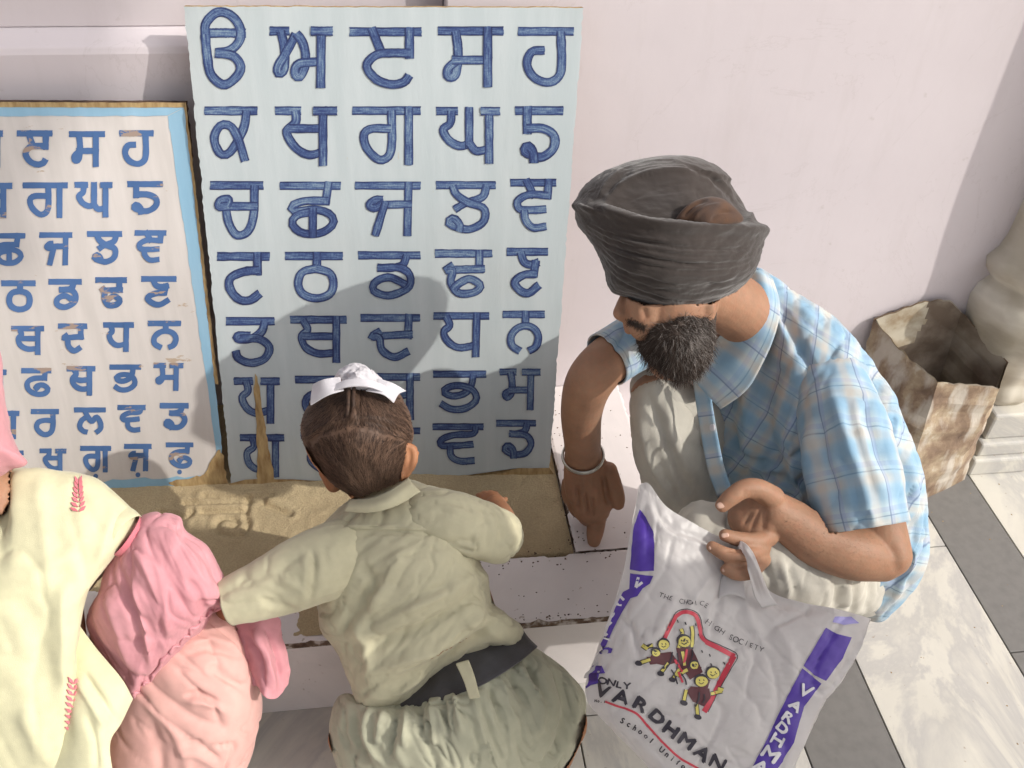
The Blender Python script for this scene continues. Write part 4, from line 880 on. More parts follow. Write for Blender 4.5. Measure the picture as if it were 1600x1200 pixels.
fold(body, [([(914, 768), (919, 808)], 2.8, -.006), ([(900, 758), (906, 800)], 2.8, -.006), ([(926, 776), (926, 808)], 2.4, -.005), ([(942, 742), (950, 790)], 3.2, -.006), ([(933, 760), (934, 790)], 5, .0025), ([(908, 740), (911, 765)], 4, .002), ([(922, 738), (924, 768)], 4, .002), ([(896, 750), (930, 752)], 5, .0016), ([(1168, 862), (1130, 860)], 2.2, -.0025), ([(1185, 880), (1140, 879)], 2.2, -.0025)])
# bangle on the pointing wrist
V = []; F = []; c = D(911, 712, 1.905); ax = (D(912, 730, 1.945)-D(910, 690, 1.865)).normalized(); a = (ray(911, 712)).cross(ax).normalized(); b2 = ax.cross(a)
rr = 32*1.67/FPX
for i in range(64):
    th = i/64*2*math.pi; p = c+a*math.cos(th)*rr+b2*math.sin(th)*rr*.98; o_ = (p-c).normalized()
    for q in range(8):
        f = q/8*2*math.pi; V.append(p+o_*math.cos(f)*.0022+ax*math.sin(f)*.0052)
for i in range(64):
    for q in range(8): F.append((i*8+q, i*8+(q+1) % 8, ((i+1) % 64)*8+(q+1) % 8, ((i+1) % 64)*8+q))
fixn(link('bangle', V, F, M['steel'], man))

def ina():
    q = random.random(); c_ = cr([(1225, 812), (1280, 845), (1370, 870)], 20); i = int(q*19); return c_[i][0]+random.gauss(0, 12), c_[i][1]+random.gauss(0, 16)
bristles('arm_hair', body, 420, .005, .00012, [M['beard']], man, lambda x, y: 0, ina, down=tuple(-RT), curl=.6)
# ================================================================== BOY
KD = .95
boy = empty('person', (.08, -.75, 0), 'child in khaki uniform with white topknot cloth, kneeling at the sandbox', 'person')
B = []
t((720, 1120, 1.56, 100), (700, 1020, 1.56, 92), (660, 900, 1.54, 88), (615, 810, 1.51, 52), ratio=.8)
t((610, 810, 1.50, 42), (590, 760, 1.49, 40))
t((585, 745, 1.49, 50), (560, 690, 1.49, 80), (556, 655, 1.49, 78), ratio=.98)
t((632, 700, 1.47, 10), (642, 706, 1.475, 13), (640, 725, 1.475, 12), (632, 745, 1.48, 7), ratio=.5, seg=18)                     # ear
t((512, 735, 1.54, 15), (522, 758, 1.55, 13))
t((690, 815, 1.50, 40), (740, 835, 1.52, 34), (775, 845, 1.55, 27)); t((775, 845, 1.55, 26), (785, 815, 1.64, 22), (774, 790, 1.72, 17))
t((774, 792, 1.72, 20, .6), (764, 782, 1.75, 18, .6))
for q in ((-14, 0), (-5, -4), (4, -5), (12, -3)): t((766+q[0]*.6, 784, 1.745, 6), (764+q[0], 776+q[1]*.5, 1.77, 5.2), (762+q[0]*1.1, 774+q[1], 1.79, 4.6), seg=12)
t((780, 788, 1.73, 6), (790, 780, 1.755, 5), seg=12)
t((520, 860, 1.49, 40), (450, 900, 1.48, 36), (380, 930, 1.48, 28)); t((380, 935, 1.50, 25), (345, 955, 1.58, 20), (320, 950, 1.66, 15)); t((320, 950, 1.66, 16, .6), (306, 944, 1.69, 16, .6))
for q in (-10, -3, 4, 11): t((308, 944+q*.7, 1.69, 5), (296, 940+q, 1.71, 4.6), (288, 940+q, 1.72, 4), seg=12)
t((640, 1150, 1.58, 80), (560, 1150, 1.58, 42)); t((545, 1150, 1.585, 34), (610, 1210, 1.60, 34), (680, 1240, 1.60, 30), (705, 1250, 1.59, 26))
t((800, 1120, 1.56, 80), (880, 1130, 1.57, 42)); t((884, 1130, 1.575, 34), (840, 1210, 1.60, 34), (760, 1250, 1.60, 30), (740, 1270, 1.59, 22))
bb = merge_remesh('body', B, M['skin_boy'], boy, .0032, 5)
fold(bb, [([(636, 698), (641, 712), (637, 735)], 3, -.004)])
hd = puff('hair', (556, 678), [(470, 672), (474, 648), (490, 622), (515, 603), (550, 595), (590, 598), (620, 612), (638, 640), (645, 672), (641, 700), (632, 730), (622, 752), (596, 764), (562, 776), (535, 768), (506, 742), (484, 712), (474, 692)],
          1.495, .092, .09, M['scalp'], boy, rings=40, n=180)
fold(hd, [([(478, 706), (500, 678), (540, 662), (590, 662), (636, 684)], 3.5, -.005), ([(480, 700), (505, 670), (550, 655), (600, 656), (636, 672)], 6, .003), ([(556, 600), (553, 640), (552, 662)], 5, .006), ([(548, 605), (545, 640), (544, 658)], 2, -.003), ([(564, 605), (561, 640), (560, 658)], 2, -.003), ([(500, 690), (540, 730), (570, 765)], 5, -.002), ([(530, 680), (570, 712), (612, 752)], 4, .002)])
rumple(hd, .002, .02, 4)
def hflow(x, y):
    if y < 668-abs(x-556)*-.28:
        d = np.array([557-x, 596-y], float)
    else: d = np.array([560-x+ (y-680)*.4, 800-y], float)
    d /= np.linalg.norm(d)+1e-6; return d
part_l = np.vstack([cr([(478, 706), (500, 678), (540, 662), (590, 662), (636, 684)], 60)[:, :2], cr([(556, 606), (553, 640), (553, 662)], 20)[:, :2]])
def inh():
    while True:
        x = random.uniform(470, 645); y = random.uniform(596, 775)
        if ((x-557)/90)**2+((y-684)/92)**2 < 1 and min(np.hypot(*(part_l-(x, y)).T)) > 4.5: return x, y
strands('hair_strands', hd, [inh() for _ in range(5200)], hflow, 46, .00045, [M['hair'], M['scalp']], boy, pick=lambda x, y: int(random.random() < .45), steps=6)
# three twists on the crown
for (x0, x1) in ((553, 551), (545, 543)):
    tube('braid', [(x0, 606, 1.428, 3), (x0-1, 622, 1.414, 3.4), (x0-1, 634, 1.410, 3), (x1, 648, 1.407, 3.2), (x1, 660, 1.408, 2)], M['hair'], boy, seg=12, n=30)
# white cloth round the topknot
kn = puff('topknot_cloth', (560, 596), [(522, 606), (524, 588), (534, 575), (552, 568), (572, 571), (588, 582), (600, 598), (594, 612), (562, 612), (532, 612)], 1.48, .05, .05, M['whitecloth'], boy, rings=20, n=80)
fold(kn, [([(530, 590), (560, 584), (590, 598)], 4, -.004), ([(545, 575), (565, 592), (590, 604)], 3, .003), ([(530, 600), (560, 596), (590, 604)], 3, .003)]); rumple(kn, .003, .02, 3); wrinkle(kn, .006, .016, 3, R(15)); wrinkle(kn, .003, .009, 4, R(60))
sheet('cloth_tail', [[(532, 588, 1.44), (506, 592, 1.43), (488, 600, 1.445)], [(534, 600, 1.425), (508, 606, 1.42), (485, 618, 1.435)], [(538, 610, 1.42), (512, 618, 1.415), (484, 634, 1.43)]], M['whitecloth'], boy, 20, 14, .002)
sheet('cloth_tail', [[(590, 590, 1.44), (614, 598, 1.435), (636, 611, 1.45)], [(588, 602, 1.425), (608, 608, 1.425), (624, 616, 1.44)], [(570, 610, 1.42), (598, 616, 1.415), (616, 630, 1.43)]], M['whitecloth'], boy, 20, 14, .002)
sheet('cloth_band', [[(516, 602, 1.43), (545, 592, 1.415), (575, 592, 1.415), (608, 604, 1.43)], [(514, 612, 1.42), (545, 604, 1.408), (580, 605, 1.408), (612, 618, 1.425)]], M['whitecloth'], boy, 24, 8, .003)
# shirt
bs = puff('shirt', (650, 930), [(524, 798), (556, 776), (598, 758), (634, 748), (668, 758), (705, 768), (735, 790), (745, 820), (742, 850), (752, 880), (765, 905), (772, 940), (790, 958), (812, 975), (819, 992), (810, 1014), (778, 1012), (745, 1022), (718, 1036), (700, 1044), (676, 1062), (655, 1085), (630, 1104), (598, 1112), (565, 1110), (545, 1066), (524, 1020), (500, 985), (496, 952), (484, 925), (474, 880), (490, 838)],
          1.565, .125, .10, M['khaki'], boy, slope=(.02, .02), rings=50, n=260, power=.36)
fold(bs, [([(478, 822), (560, 822), (640, 824), (705, 826)], 4, .004), ([(478, 828), (560, 829), (640, 831), (705, 833)], 4, -.004), ([(610, 880), (570, 930), (530, 1000)], 11, -.010), ([(560, 880), (575, 900), (585, 930)], 9, -.006), ([(640, 850), (600, 900), (575, 960)], 11, .007),
          ([(770, 905), (700, 960), (620, 1000), (540, 1010)], 9, -.010), ([(760, 885), (690, 930), (610, 960)], 10, .007), ([(780, 945), (720, 985), (640, 1030), (570, 1050)], 9, .009), ([(795, 955), (730, 1008), (660, 1050), (600, 1075)], 8, -.009), ([(740, 870), (770, 920), (770, 955), (752, 975)], 8, -.010),
          ([(752, 880), (785, 935), (790, 970)], 7, .008), ([(720, 905), (640, 940), (560, 985)], 6, -.005), ([(505, 840), (515, 880), (500, 950)], 6, -.008), ([(520, 840), (535, 880), (520, 940)], 8, .006), ([(560, 1090), (620, 1085), (680, 1040)], 5, .004), ([(700, 790), (740, 830), (745, 860)], 8, .007), ([(640, 790), (700, 830), (735, 870)], 8, -.005),
          ([(590, 1000), (640, 985), (720, 950)], 6, -.005), ([(540, 960), (570, 1010), (580, 1080)], 9, .006), ([(600, 1030), (660, 1020), (740, 985)], 5, .005)])
rumple(bs, .002, .07, 12); wrinkle(bs, .004, .032, 12, R(40), 6); wrinkle(bs, .0022, .016, 13, R(55), 6)
s1 = tube('sleeve', [(545, 865, 1.515, 56), (500, 882, 1.49, 56), (450, 905, 1.48, 52), (400, 925, 1.48, 43), (355, 940, 1.48, 36)], M['khaki'], bs, ratio=.9, seg=70, n=80, caps=(True, False))
fold(s1, [([(480, 850), (492, 880), (484, 950)], 5, -.004), ([(470, 860), (478, 890), (470, 950)], 5, .003), ([(400, 930), (430, 945), (470, 955)], 6, -.004), ([(420, 895), (450, 905), (480, 935)], 6, .002), ([(380, 915), (420, 925), (460, 960)], 6, -.002)]); rumple(s1, .002, .04, 2); wrinkle(s1, .004, .025, 3, R(15), 5); mod(s1, 'SOLIDIFY', thickness=.002, offset=1)
s2 = tube('sleeve', [(665, 812, 1.51, 48), (700, 815, 1.50, 48), (740, 826, 1.505, 46), (772, 836, 1.52, 42), (786, 842, 1.54, 38)], M['khaki'], bs, ratio=.9, seg=70, n=80, caps=(True, False))
fold(s2, [([(748, 790), (760, 820), (758, 860)], 6, -.003), ([(735, 790), (745, 825), (742, 860)], 5, .002), ([(770, 800), (782, 830), (775, 860)], 5, -.003), ([(718, 775), (735, 800), (760, 840)], 3, -.002)]); rumple(s2, .002, .035, 7); wrinkle(s2, .004, .02, 4, R(-20), 5); mod(s2, 'SOLIDIFY', thickness=.002, offset=1)
sheet('collar', [[(545, 780, 1.49), (578, 778, 1.468), (608, 766, 1.462), (638, 746, 1.475)], [(541, 790, 1.475), (578, 790, 1.455), (612, 779, 1.450), (646, 757, 1.465)], [(536, 799, 1.478), (578, 801, 1.456), (618, 791, 1.452), (658, 768, 1.470)]], M['khaki'], bs, 30, 12, .003)
# shorts
bp = puff('shorts', (720, 1150), [(640, 1096), (690, 1078), (740, 1064), (790, 1036), (828, 1012), (858, 1026), (890, 1052), (912, 1082), (916, 1118), (906, 1160), (884, 1200), (850, 1240), (790, 1275), (700, 1290), (610, 1275), (555, 1240), (524, 1190), (514, 1140), (522, 1102), (540, 1084), (580, 1095)],
          1.60, .15, .10, M['shorts'], boy, slope=(0, 0), rings=50, n=260, power=.40)
st = []
for i, (x, y) in enumerate(((600, 1108), (618, 1106), (636, 1100), (655, 1094), (672, 1090), (690, 1085), (708, 1080), (762, 1062), (778, 1052), (792, 1042), (806, 1034), (820, 1026))):
    dx = (x-730)*.25+6; L = 60+30*((i*37) % 10)/10; st.append(([(x, y), (x+dx*.5+6, y+L*.5), (x+dx+14, y+L)], 4.4, -.009 if i % 2 else .007))
st += [([(555, 1100), (552, 1150), (575, 1200)], 7, -.010), ([(575, 1100), (572, 1150), (600, 1200)], 5, .007), ([(748, 1090), (765, 1140), (790, 1200)], 4, -.006), ([(738, 1090), (752, 1140), (775, 1200)], 5, .004), ([(860, 1040), (885, 1090), (880, 1150), (850, 1195)], 8, -.010), ([(870, 1035), (900, 1090), (895, 1150)], 6, .006), ([(540, 1120), (535, 1150), (560, 1190)], 5, -.006), ([(640, 1130), (620, 1170), (640, 1200)], 10, .005), ([(680, 1120), (670, 1160), (690, 1200)], 9, -.005), ([(840, 1060), (850, 1110), (835, 1160)], 9, .005)]
fold(bp, st); rumple(bp, .002, .06, 21); wrinkle(bp, .005, .018, 21, R(-66), 7)
sheet('waistband', [[(628, 1070, 1.57), (672, 1040, 1.55), (722, 1012, 1.54), (780, 992, 1.55), (812, 976, 1.58)], [(626, 1098, 1.53), (680, 1072, 1.507), (736, 1047, 1.497), (795, 1018, 1.507), (826, 996, 1.55)], [(622, 1112, 1.525), (688, 1094, 1.487), (750, 1070, 1.475), (807, 1036, 1.49), (840, 1010, 1.54)]], M['belt'], bp, 40, 12, .004)
sheet('belt_loop', [[(711, 1036, 1.476), (724, 1064, 1.462), (733, 1093, 1.452)], [(732, 1030, 1.476), (742, 1058, 1.462), (750, 1090, 1.452)]], M['khaki'], bp, 16, 8, .004)

tuck(bb, [hd], .06, keep=lambda x, y: x > 626 and 688 < y < 760)
def seam(base, pts, w_, mat, parent, name='seam'):
    T = tree_of(base); Q = cr(pts, 60)[:, :2]; V = []; F = []
    for i, q in enumerate(Q):
        t_ = Q[min(i+1, 59)]-Q[max(i-1, 0)]; t_ = t_/np.linalg.norm(t_)
        for s_ in (-1, 0, 1):
            x, y = q[0]-t_[1]*w_*s_, q[1]+t_[0]*w_*s_; h = T.ray_cast(CAM, ray(x, y).normalized())
            if h[0] is None: return None
            V.append(h[0]+h[1]*(.0016 if s_ == 0 else .0002))
    F = [(3*i+k, 3*i+k+1, 3*i+k+4, 3*i+k+3) for i in range(59) for k in (0, 1)]
    return link(name, V, F, mat, parent)
seam(bs, [(505, 822), (560, 825), (630, 827), (700, 828)], 2.2, M['khaki'], bs)
seam(bp, [(742, 1096), (756, 1140), (778, 1200)], 2.2, M['shorts'], bp)
wbd = bpy.data.objects['waistband']; tuck(bb, [wbd], .08, gap=.01); tuck(bb, [bs, bp, wbd], .10, gap=.01); tuck(bb, [s1, s2], .03)
# ================================================================== WOMAN
KD = 1.
wom = empty('person', (-.5, -.85, 0), 'person in cream kurta with pink scarf and salmon trousers, sitting at left', 'person')
B = []
t((20, 1250, 1.50, 130), (10, 1050, 1.42, 120), (0, 880, 1.38, 105), (-20, 790, 1.36, 70), ratio=.7); t((-20, 790, 1.36, 48), (-50, 730, 1.33, 46)); t((-75, 690, 1.34, 76), (-85, 630, 1.34, 80))
t((70, 830, 1.42, 45), (160, 850, 1.47, 28), (250, 920, 1.50, 26)); t((250, 920, 1.50, 26), (300, 960, 1.45, 22), (350, 990, 1.48, 16)); t((350, 990, 1.48, 18, .6), (385, 1005, 1.49, 18, .6))
for q in (-9, -3, 3, 9): t((380, 1005+q, 1.49, 5), (398, 1010+q*1.1, 1.50, 4.5), (408, 1020+q, 1.50, 4), seg=12)
t((-100, 850, 1.40, 55), (-190, 960, 1.42, 40), (-120, 1100, 1.38, 30)); t((60, 1250, 1.52, 110), (250, 1150, 1.55, 66), (300, 1040, 1.55, 56)); t((300, 1040, 1.53, 60), (330, 1200, 1.60, 55), (300, 1300, 1.66, 35)); t((-40, 1260, 1.52, 100), (-160, 1150, 1.50, 80)); t((-160, 1150, 1.52, 60), (-100, 1300, 1.6, 50))
wb = merge_remesh('body', B, M['skin_man'], wom, .0045, 4)
ku = puff('kurta', (10, 1000), [(-100, 800), (-40, 790), (2, 800), (13, 770), (16, 733), (50, 728), (100, 733), (150, 748), (190, 780), (212, 815), (196, 850), (170, 880), (142, 905), (126, 940), (119, 980), (118, 1030), (124, 1080), (122, 1130), (120, 1220), (110, 1330), (-60, 1350), (-200, 1250), (-230, 1050), (-190, 880)],
          1.42, .13, .12, M['kurta'], wom, slope=(.10, .10), rings=46, n=240, power=.40)
fold(ku, [([(60, 740), (70, 840), (80, 900)], 14, .005), ([(120, 760), (140, 800), (160, 840)], 10, -.004), ([(180, 790), (165, 840), (150, 890)], 9, .006), ([(20, 900), (60, 1000), (80, 1120)], 22, -.007), ([(100, 900), (95, 1000), (100, 1100)], 12, .007), ([(30, 1100), (60, 1160), (70, 1200)], 14, .006), ([(120, 880), (60, 930), (-10, 950)], 16, -.004), ([(140, 830), (100, 870), (40, 900)], 10, .005)]); rumple(ku, .006, .1, 31); wrinkle(ku, .004, .06, 31, R(-72), 7)
kf = sheet('kurta_flap', [[(112, 960, 1.40), (150, 1012, 1.39), (190, 1060, 1.385), (208, 1092, 1.40)], [(108, 1010, 1.385), (140, 1060, 1.37), (170, 1100, 1.37), (190, 1130, 1.39)], [(104, 1080, 1.375), (120, 1120, 1.36), (150, 1150, 1.36), (172, 1165, 1.375)], [(100, 1150, 1.37), (120, 1180, 1.36), (150, 1210, 1.36), (182, 1240, 1.37)], [(60, 1240, 1.38), (90, 1260, 1.37), (130, 1280, 1.36), (186, 1300, 1.37)]], M['kurta'], ku, 50, 50, .002)
fold(kf, [([(130, 1050), (150, 1080), (185, 1130)], 5, -.007), ([(118, 1060), (140, 1095), (165, 1140)], 5, .006), ([(130, 1110), (150, 1160), (150, 1210)], 7, -.005)])
# embroidery: little leaf stitches sewn on the cloth
def leaf_sprig(name, base, pts, parent, size=9, ang=0):
    T = tree_of(base); V = []; F = []
    for (x, y, a) in pts:
        row = []
        for s_ in (0, .5, 1.):
            for sd in (-1, 1):
                wv = (.32 if s_ == .5 else .06)*size; px = x+math.cos(a)*size*s_*1.6-math.sin(a)*wv*sd; py = y+math.sin(a)*size*s_*1.6+math.cos(a)*wv*sd
                h = T.ray_cast(CAM, ray(px, py).normalized()); row.append(None if h[0] is None else h[0]+h[1]*.0022)
        if any(r is None for r in row): continue
        k = len(V); V += row; F += [(k, k+1, k+3, k+2), (k+2, k+3, k+5, k+4)]
    if V:
        o = link(name, V, F, M['thread'], parent, smooth=False); mod(o, 'SOLIDIFY', thickness=.0016, offset=0)
sp = []
for i in range(7): y = 800-i*7; sp += [(122, y, R(-150)+.1*i), (124, y, R(-40)-.1*i)]
leaf_sprig('embroidered_leaf', ku, sp, ku, 8)
sp = []
for i in range(9): y = 1140-i*9; sp += [(112, y, R(-160)+.08*i), (114, y, R(-50))]
leaf_sprig('embroidered_leaf', ku, sp, ku, 8)
sw = tube('sleeve', [(130, 806, 1.44, 34), (158, 815, 1.415, 38), (182, 828, 1.395, 36), (200, 838, 1.39, 33)], M['kurta'], ku, seg=50, n=40, caps=(True, False)); mod(sw, 'SOLIDIFY', thickness=.002, offset=1); rumple(sw, .003, .03, 3)
tube('sleeve_trim', [(196, 836, 1.39, 35), (208, 843, 1.395, 32)], M['thread'], ku, seg=40, caps=(False, False))
# trousers
sa = puff('salmon_trousers', (285, 1090), [(170, 930), (230, 900), (300, 915), (350, 945), (384, 988), (402, 1040), (409, 1100), (400, 1160), (380, 1215), (340, 1290), (240, 1330), (140, 1300), (150, 1200), (165, 1120), (150, 1060), (140, 1000)],
          1.53, .14, .12, M['salmon'], wom, slope=(.05, .05), rings=46, n=240, power=.42)
fold(sa, [([(280, 1010), (330, 1000), (375, 1015)], 7, .006), ([(282, 1024), (330, 1012), (380, 1030)], 5, -.006), ([(285, 1090), (310, 1085), (345, 1100)], 5, -.008), ([(285, 1100), (320, 1098), (360, 1115)], 6, .006), ([(280, 1160), (310, 1165), (345, 1190)], 5, -.008), ([(270, 1175), (310, 1180), (350, 1205)], 6, .006), ([(350, 960), (375, 1020), (385, 1080)], 10, .005), ([(320, 1040), (360, 1060), (395, 1090)], 8, -.005), ([(230, 1120), (250, 1180), (250, 1230)], 9, -.006), ([(220, 1090), (270, 1140), (300, 1220)], 8, .005)]); rumple(sa, .003, .08, 41); wrinkle(sa, .006, .035, 41, R(-38), 7)
# scarf
dp = empty('scarf', (0, 0, 0), None, None); dp.parent = wom
d1 = puff('scarf_drape', (248, 930), [(214, 812), (240, 800), (280, 805), (292, 828), (325, 852), (348, 892), (366, 935), (352, 950), (334, 958), (318, 985), (290, 1010), (268, 1034), (240, 1070), (215, 1092), (200, 1102), (188, 1070), (160, 1030), (134, 972), (152, 925), (166, 880), (190, 838)],
          1.44, .115, .06, M['pink'], dp, slope=(.05, .12), rings=46, n=240, power=.36)
fold(d1, [([(205, 850), (240, 910), (265, 1000)], 9, .007), ([(225, 830), (265, 890), (290, 960)], 10, -.006), ([(180, 880), (205, 960), (225, 1050)], 9, -.007), ([(255, 820), (300, 870), (335, 930)], 9, .006), ([(165, 920), (185, 990), (210, 1060)], 7, .006), ([(230, 870), (250, 940), (250, 1010)], 6, -.005), ([(270, 820), (320, 870), (352, 925)], 5, -.005), ([(290, 900), (310, 930), (320, 960)], 7, -.004), ([(200, 900), (225, 980), (235, 1050)], 5, .005)]); rumple(d1, .003, .07, 51); wrinkle(d1, .0045, .030, 51, R(-60), 9, 3); wrinkle(d1, .0012, .012, 52, R(-62), 9, 3)
# crocheted edge of the scarf
edge = cr([(366, 935), (350, 952), (325, 965), (300, 990), (282, 1010), (258, 1032), (238, 1062), (205, 1100)], 60)
for k in range(1):
    T1 = tree_of(d1); V = []; F = []; pts = []
    for i, (x, y) in enumerate(edge[:, :2]):
        pts.append((x+3*math.sin(i*1.1), y-5+3*math.cos(i*1.3), 1.0))
    r3 = []
    for (x, y, _) in pts:
        h = T1.ray_cast(CAM, ray(x, y).normalized()); r3.append((x, y, ((h[0]-CAM).dot(FW) if h[0] is not None else 1.41)-.002))
    tube('scarf_edging', [(x, y, d, 2.6+1.1*math.sin(i*1.7)) for i, (x, y, d) in enumerate(r3)][::2], M['pink'], dp, seg=8, n=120)
tl_ = sheet('scarf_tail', [[(366, 972, 1.47), (400, 966, 1.455), (434, 964, 1.47), (440, 985, 1.48)], [(378, 1000, 1.465), (405, 1000, 1.44), (432, 1005, 1.455), (448, 1012, 1.475)], [(390, 1040, 1.465), (412, 1040, 1.435), (436, 1040, 1.455), (455, 1048, 1.475)], [(396, 1066, 1.47), (412, 1088, 1.44), (432, 1092, 1.455), (452, 1070, 1.475)]], M['pink'], dp, 50, 50, .0025)
fold(tl_, [([(385, 985), (405, 1030), (415, 1080)], 5, -.008), ([(395, 980), (418, 1030), (428, 1085)], 5, .008), ([(410, 975), (432, 1020), (440, 1070)], 4, -.007)]); rumple(tl_, .003, .03, 5)
t2 = sheet('scarf_tail', [[(360, 985, 1.475), (380, 985, 1.465), (398, 1000, 1.475)], [(376, 1030, 1.47), (392, 1030, 1.46), (406, 1035, 1.472)], [(386, 1066, 1.475), (400, 1072, 1.465), (414, 1066, 1.478)]], M['pink'], dp, 24, 24, .0025); rumple(t2, .003, .02, 5)
hv = puff('head_scarf', (-75, 660), [(-2, 545), (4, 590), (8, 630), (16, 670), (28, 704), (42, 724), (16, 734), (2, 742), (-60, 770), (-150, 760), (-190, 680), (-170, 570), (-90, 510), (-30, 515)], 1.33, .11, .11, M['pink'], dp, rings=30, n=140); rumple(hv, .004, .05, 61)

tuck(wb, [ku, sa, d1], .12, gap=.012); tuck(wb, [sw], .05)
# ================================================================== BAG
KD = .877
bag = empty('plastic_bag', (.45, -.75, .25), 'white printed plastic carrier bag with purple side bands held by the squatting man', 'plastic bag')
front = [[(1000, 757, 1.515), (1018, 756, 1.50), (1060, 800, 1.50), (1118, 828, 1.515), (1150, 850, 1.52)],
         [(993, 800, 1.505), (1030, 830, 1.478), (1085, 870, 1.475), (1140, 905, 1.49), (1165, 905, 1.50), (1210, 930, 1.49), (1300, 948, 1.47), (1360, 966, 1.47)]]
rows = [[(1000, 757, 1.520), (1014, 756, 1.512), (1040, 790, 1.500), (1075, 812, 1.500), (1110, 832, 1.508), (1150, 852, 1.518), (1184, 884, 1.518), (1205, 922, 1.505), (1250, 940, 1.487), (1310, 952, 1.472), (1360, 966, 1.470)],
        [(985, 830, 1.500), (1015, 850, 1.478), (1055, 875, 1.470), (1090, 895, 1.474), (1120, 908, 1.484), (1150, 925, 1.490), (1185, 945, 1.484), (1225, 965, 1.468), (1265, 985, 1.452), (1310, 1000, 1.448), (1346, 1010, 1.458)],
        [(972, 900, 1.490), (1002, 922, 1.462), (1040, 945, 1.450), (1075, 965, 1.448), (1108, 980, 1.450), (1140, 1000, 1.450), (1175, 1015, 1.445), (1215, 1035, 1.436), (1252, 1052, 1.430), (1292, 1070, 1.430), (1318, 1060, 1.444)],
        [(945, 985, 1.480), (975, 1002, 1.450), (1012, 1025, 1.434), (1050, 1045, 1.430), (1085, 1062, 1.428), (1120, 1080, 1.424), (1155, 1095, 1.420), (1195, 1112, 1.414), (1230, 1130, 1.412), (1262, 1142, 1.416), (1288, 1096, 1.434)],
        [(914, 1082, 1.470), (950, 1095, 1.440), (990, 1115, 1.424), (1028, 1135, 1.418), (1065, 1152, 1.412), (1100, 1168, 1.408), (1135, 1185, 1.404), (1170, 1200, 1.400), (1205, 1215, 1.400), (1235, 1215, 1.408), (1250, 1150, 1.432)],
        [(958, 1140, 1.465), (985, 1165, 1.440), (1018, 1190, 1.424), (1050, 1215, 1.416), (1080, 1235, 1.410), (1115, 1250, 1.406), (1150, 1262, 1.402), (1185, 1270, 1.402), (1210, 1270, 1.406), (1226, 1260, 1.414), (1236, 1190, 1.440)],
        [(1040, 1215, 1.470), (1060, 1250, 1.452), (1085, 1285, 1.440), (1110, 1310, 1.436), (1130, 1320, 1.434), (1150, 1325, 1.430), (1170, 1325, 1.430), (1190, 1320, 1.432), (1205, 1310, 1.436), (1215, 1290, 1.445), (1225, 1240, 1.46)]]
bf = sheet('bag_front', rows, M['bag'], bag, 150, 130, 0)
fold(bf, [([(1008, 790), (1045, 830), (1110, 855)], 6, .004), ([(1020, 775), (1040, 820), (1100, 845), (1150, 870)], 5, -.005), ([(1120, 890), (1090, 930), (1060, 990)], 8, .004), ([(1135, 905), (1118, 960), (1110, 1000)], 6, -.004), ([(1180, 900), (1220, 940), (1290, 955)], 6, -.005), ([(1160, 900), (1170, 960), (1200, 1020)], 8, .004),
          ([(1005, 780), (1012, 840), (1005, 900)], 7, -.005), ([(960, 960), (990, 990), (1000, 1040)], 7, -.004), ([(990, 1100), (1040, 1120), (1100, 1110)], 14, -.004), ([(1200, 960), (1230, 1010), (1240, 1080)], 12, .004), ([(950, 940), (935, 1000), (925, 1060)], 5, -.005), ([(1060, 920), (1030, 980), (990, 1040)], 14, .004)])
rumple(bf, .0035, .06, 71); wrinkle(bf, .003, .05, 71, R(60), 3, 6); wrinkle(bf, .0018, .028, 72, R(-40), 3, 7); wrinkle(bf, .0012, .014, 73, R(20), 3, 6)
back = [[(x, y, d+.05+.03*math.sin(i/10*math.pi)+.02*math.sin(j/6*math.pi)) if 0 < i < 10 else (x, y, d+.001) for i, (x, y, d) in enumerate(r)] for j, r in enumerate(rows)]
bk = sheet('bag_back', back, M['bag'], bag, 90, 80, 0); rumple(bk, .002, .03, 73)
h1 = sheet('bag_handle', [[(1118, 905, 1.488), (1110, 880, 1.50), (1120, 862, 1.515), (1140, 846, 1.515), (1160, 846, 1.48), (1176, 862, 1.462), (1188, 890, 1.455), (1202, 926, 1.474), (1215, 945, 1.478)],
                          [(1150, 915, 1.485), (1140, 895, 1.505), (1138, 878, 1.52), (1146, 862, 1.515), (1158, 862, 1.478), (1166, 876, 1.458), (1172, 900, 1.452), (1178, 930, 1.468), (1190, 950, 1.474)]], M['bag'], bag, 60, 12, .0008)
fold(h1, [([(1160, 850), (1180, 885), (1198, 930)], 2.5, .003), ([(1152, 856), (1172, 890), (1188, 935)], 2.5, -.003)])
sheet('bag_handle', [[(1126, 905, 1.487), (1136, 890, 1.488), (1150, 888, 1.488), (1162, 896, 1.487)], [(1122, 935, 1.478), (1136, 930, 1.475), (1150, 930, 1.475), (1166, 936, 1.478)]], M['bag'], bag, 16, 10, .001)
sheet('bag_corner', [[(958, 1018, 1.472), (940, 1030, 1.475), (924, 1046, 1.478)], [(946, 1030, 1.470), (930, 1040, 1.47), (915, 1052, 1.478)], [(936, 1050, 1.468), (925, 1056, 1.47), (912, 1060, 1.475)]], M['bag'], bag, 12, 12, .001)
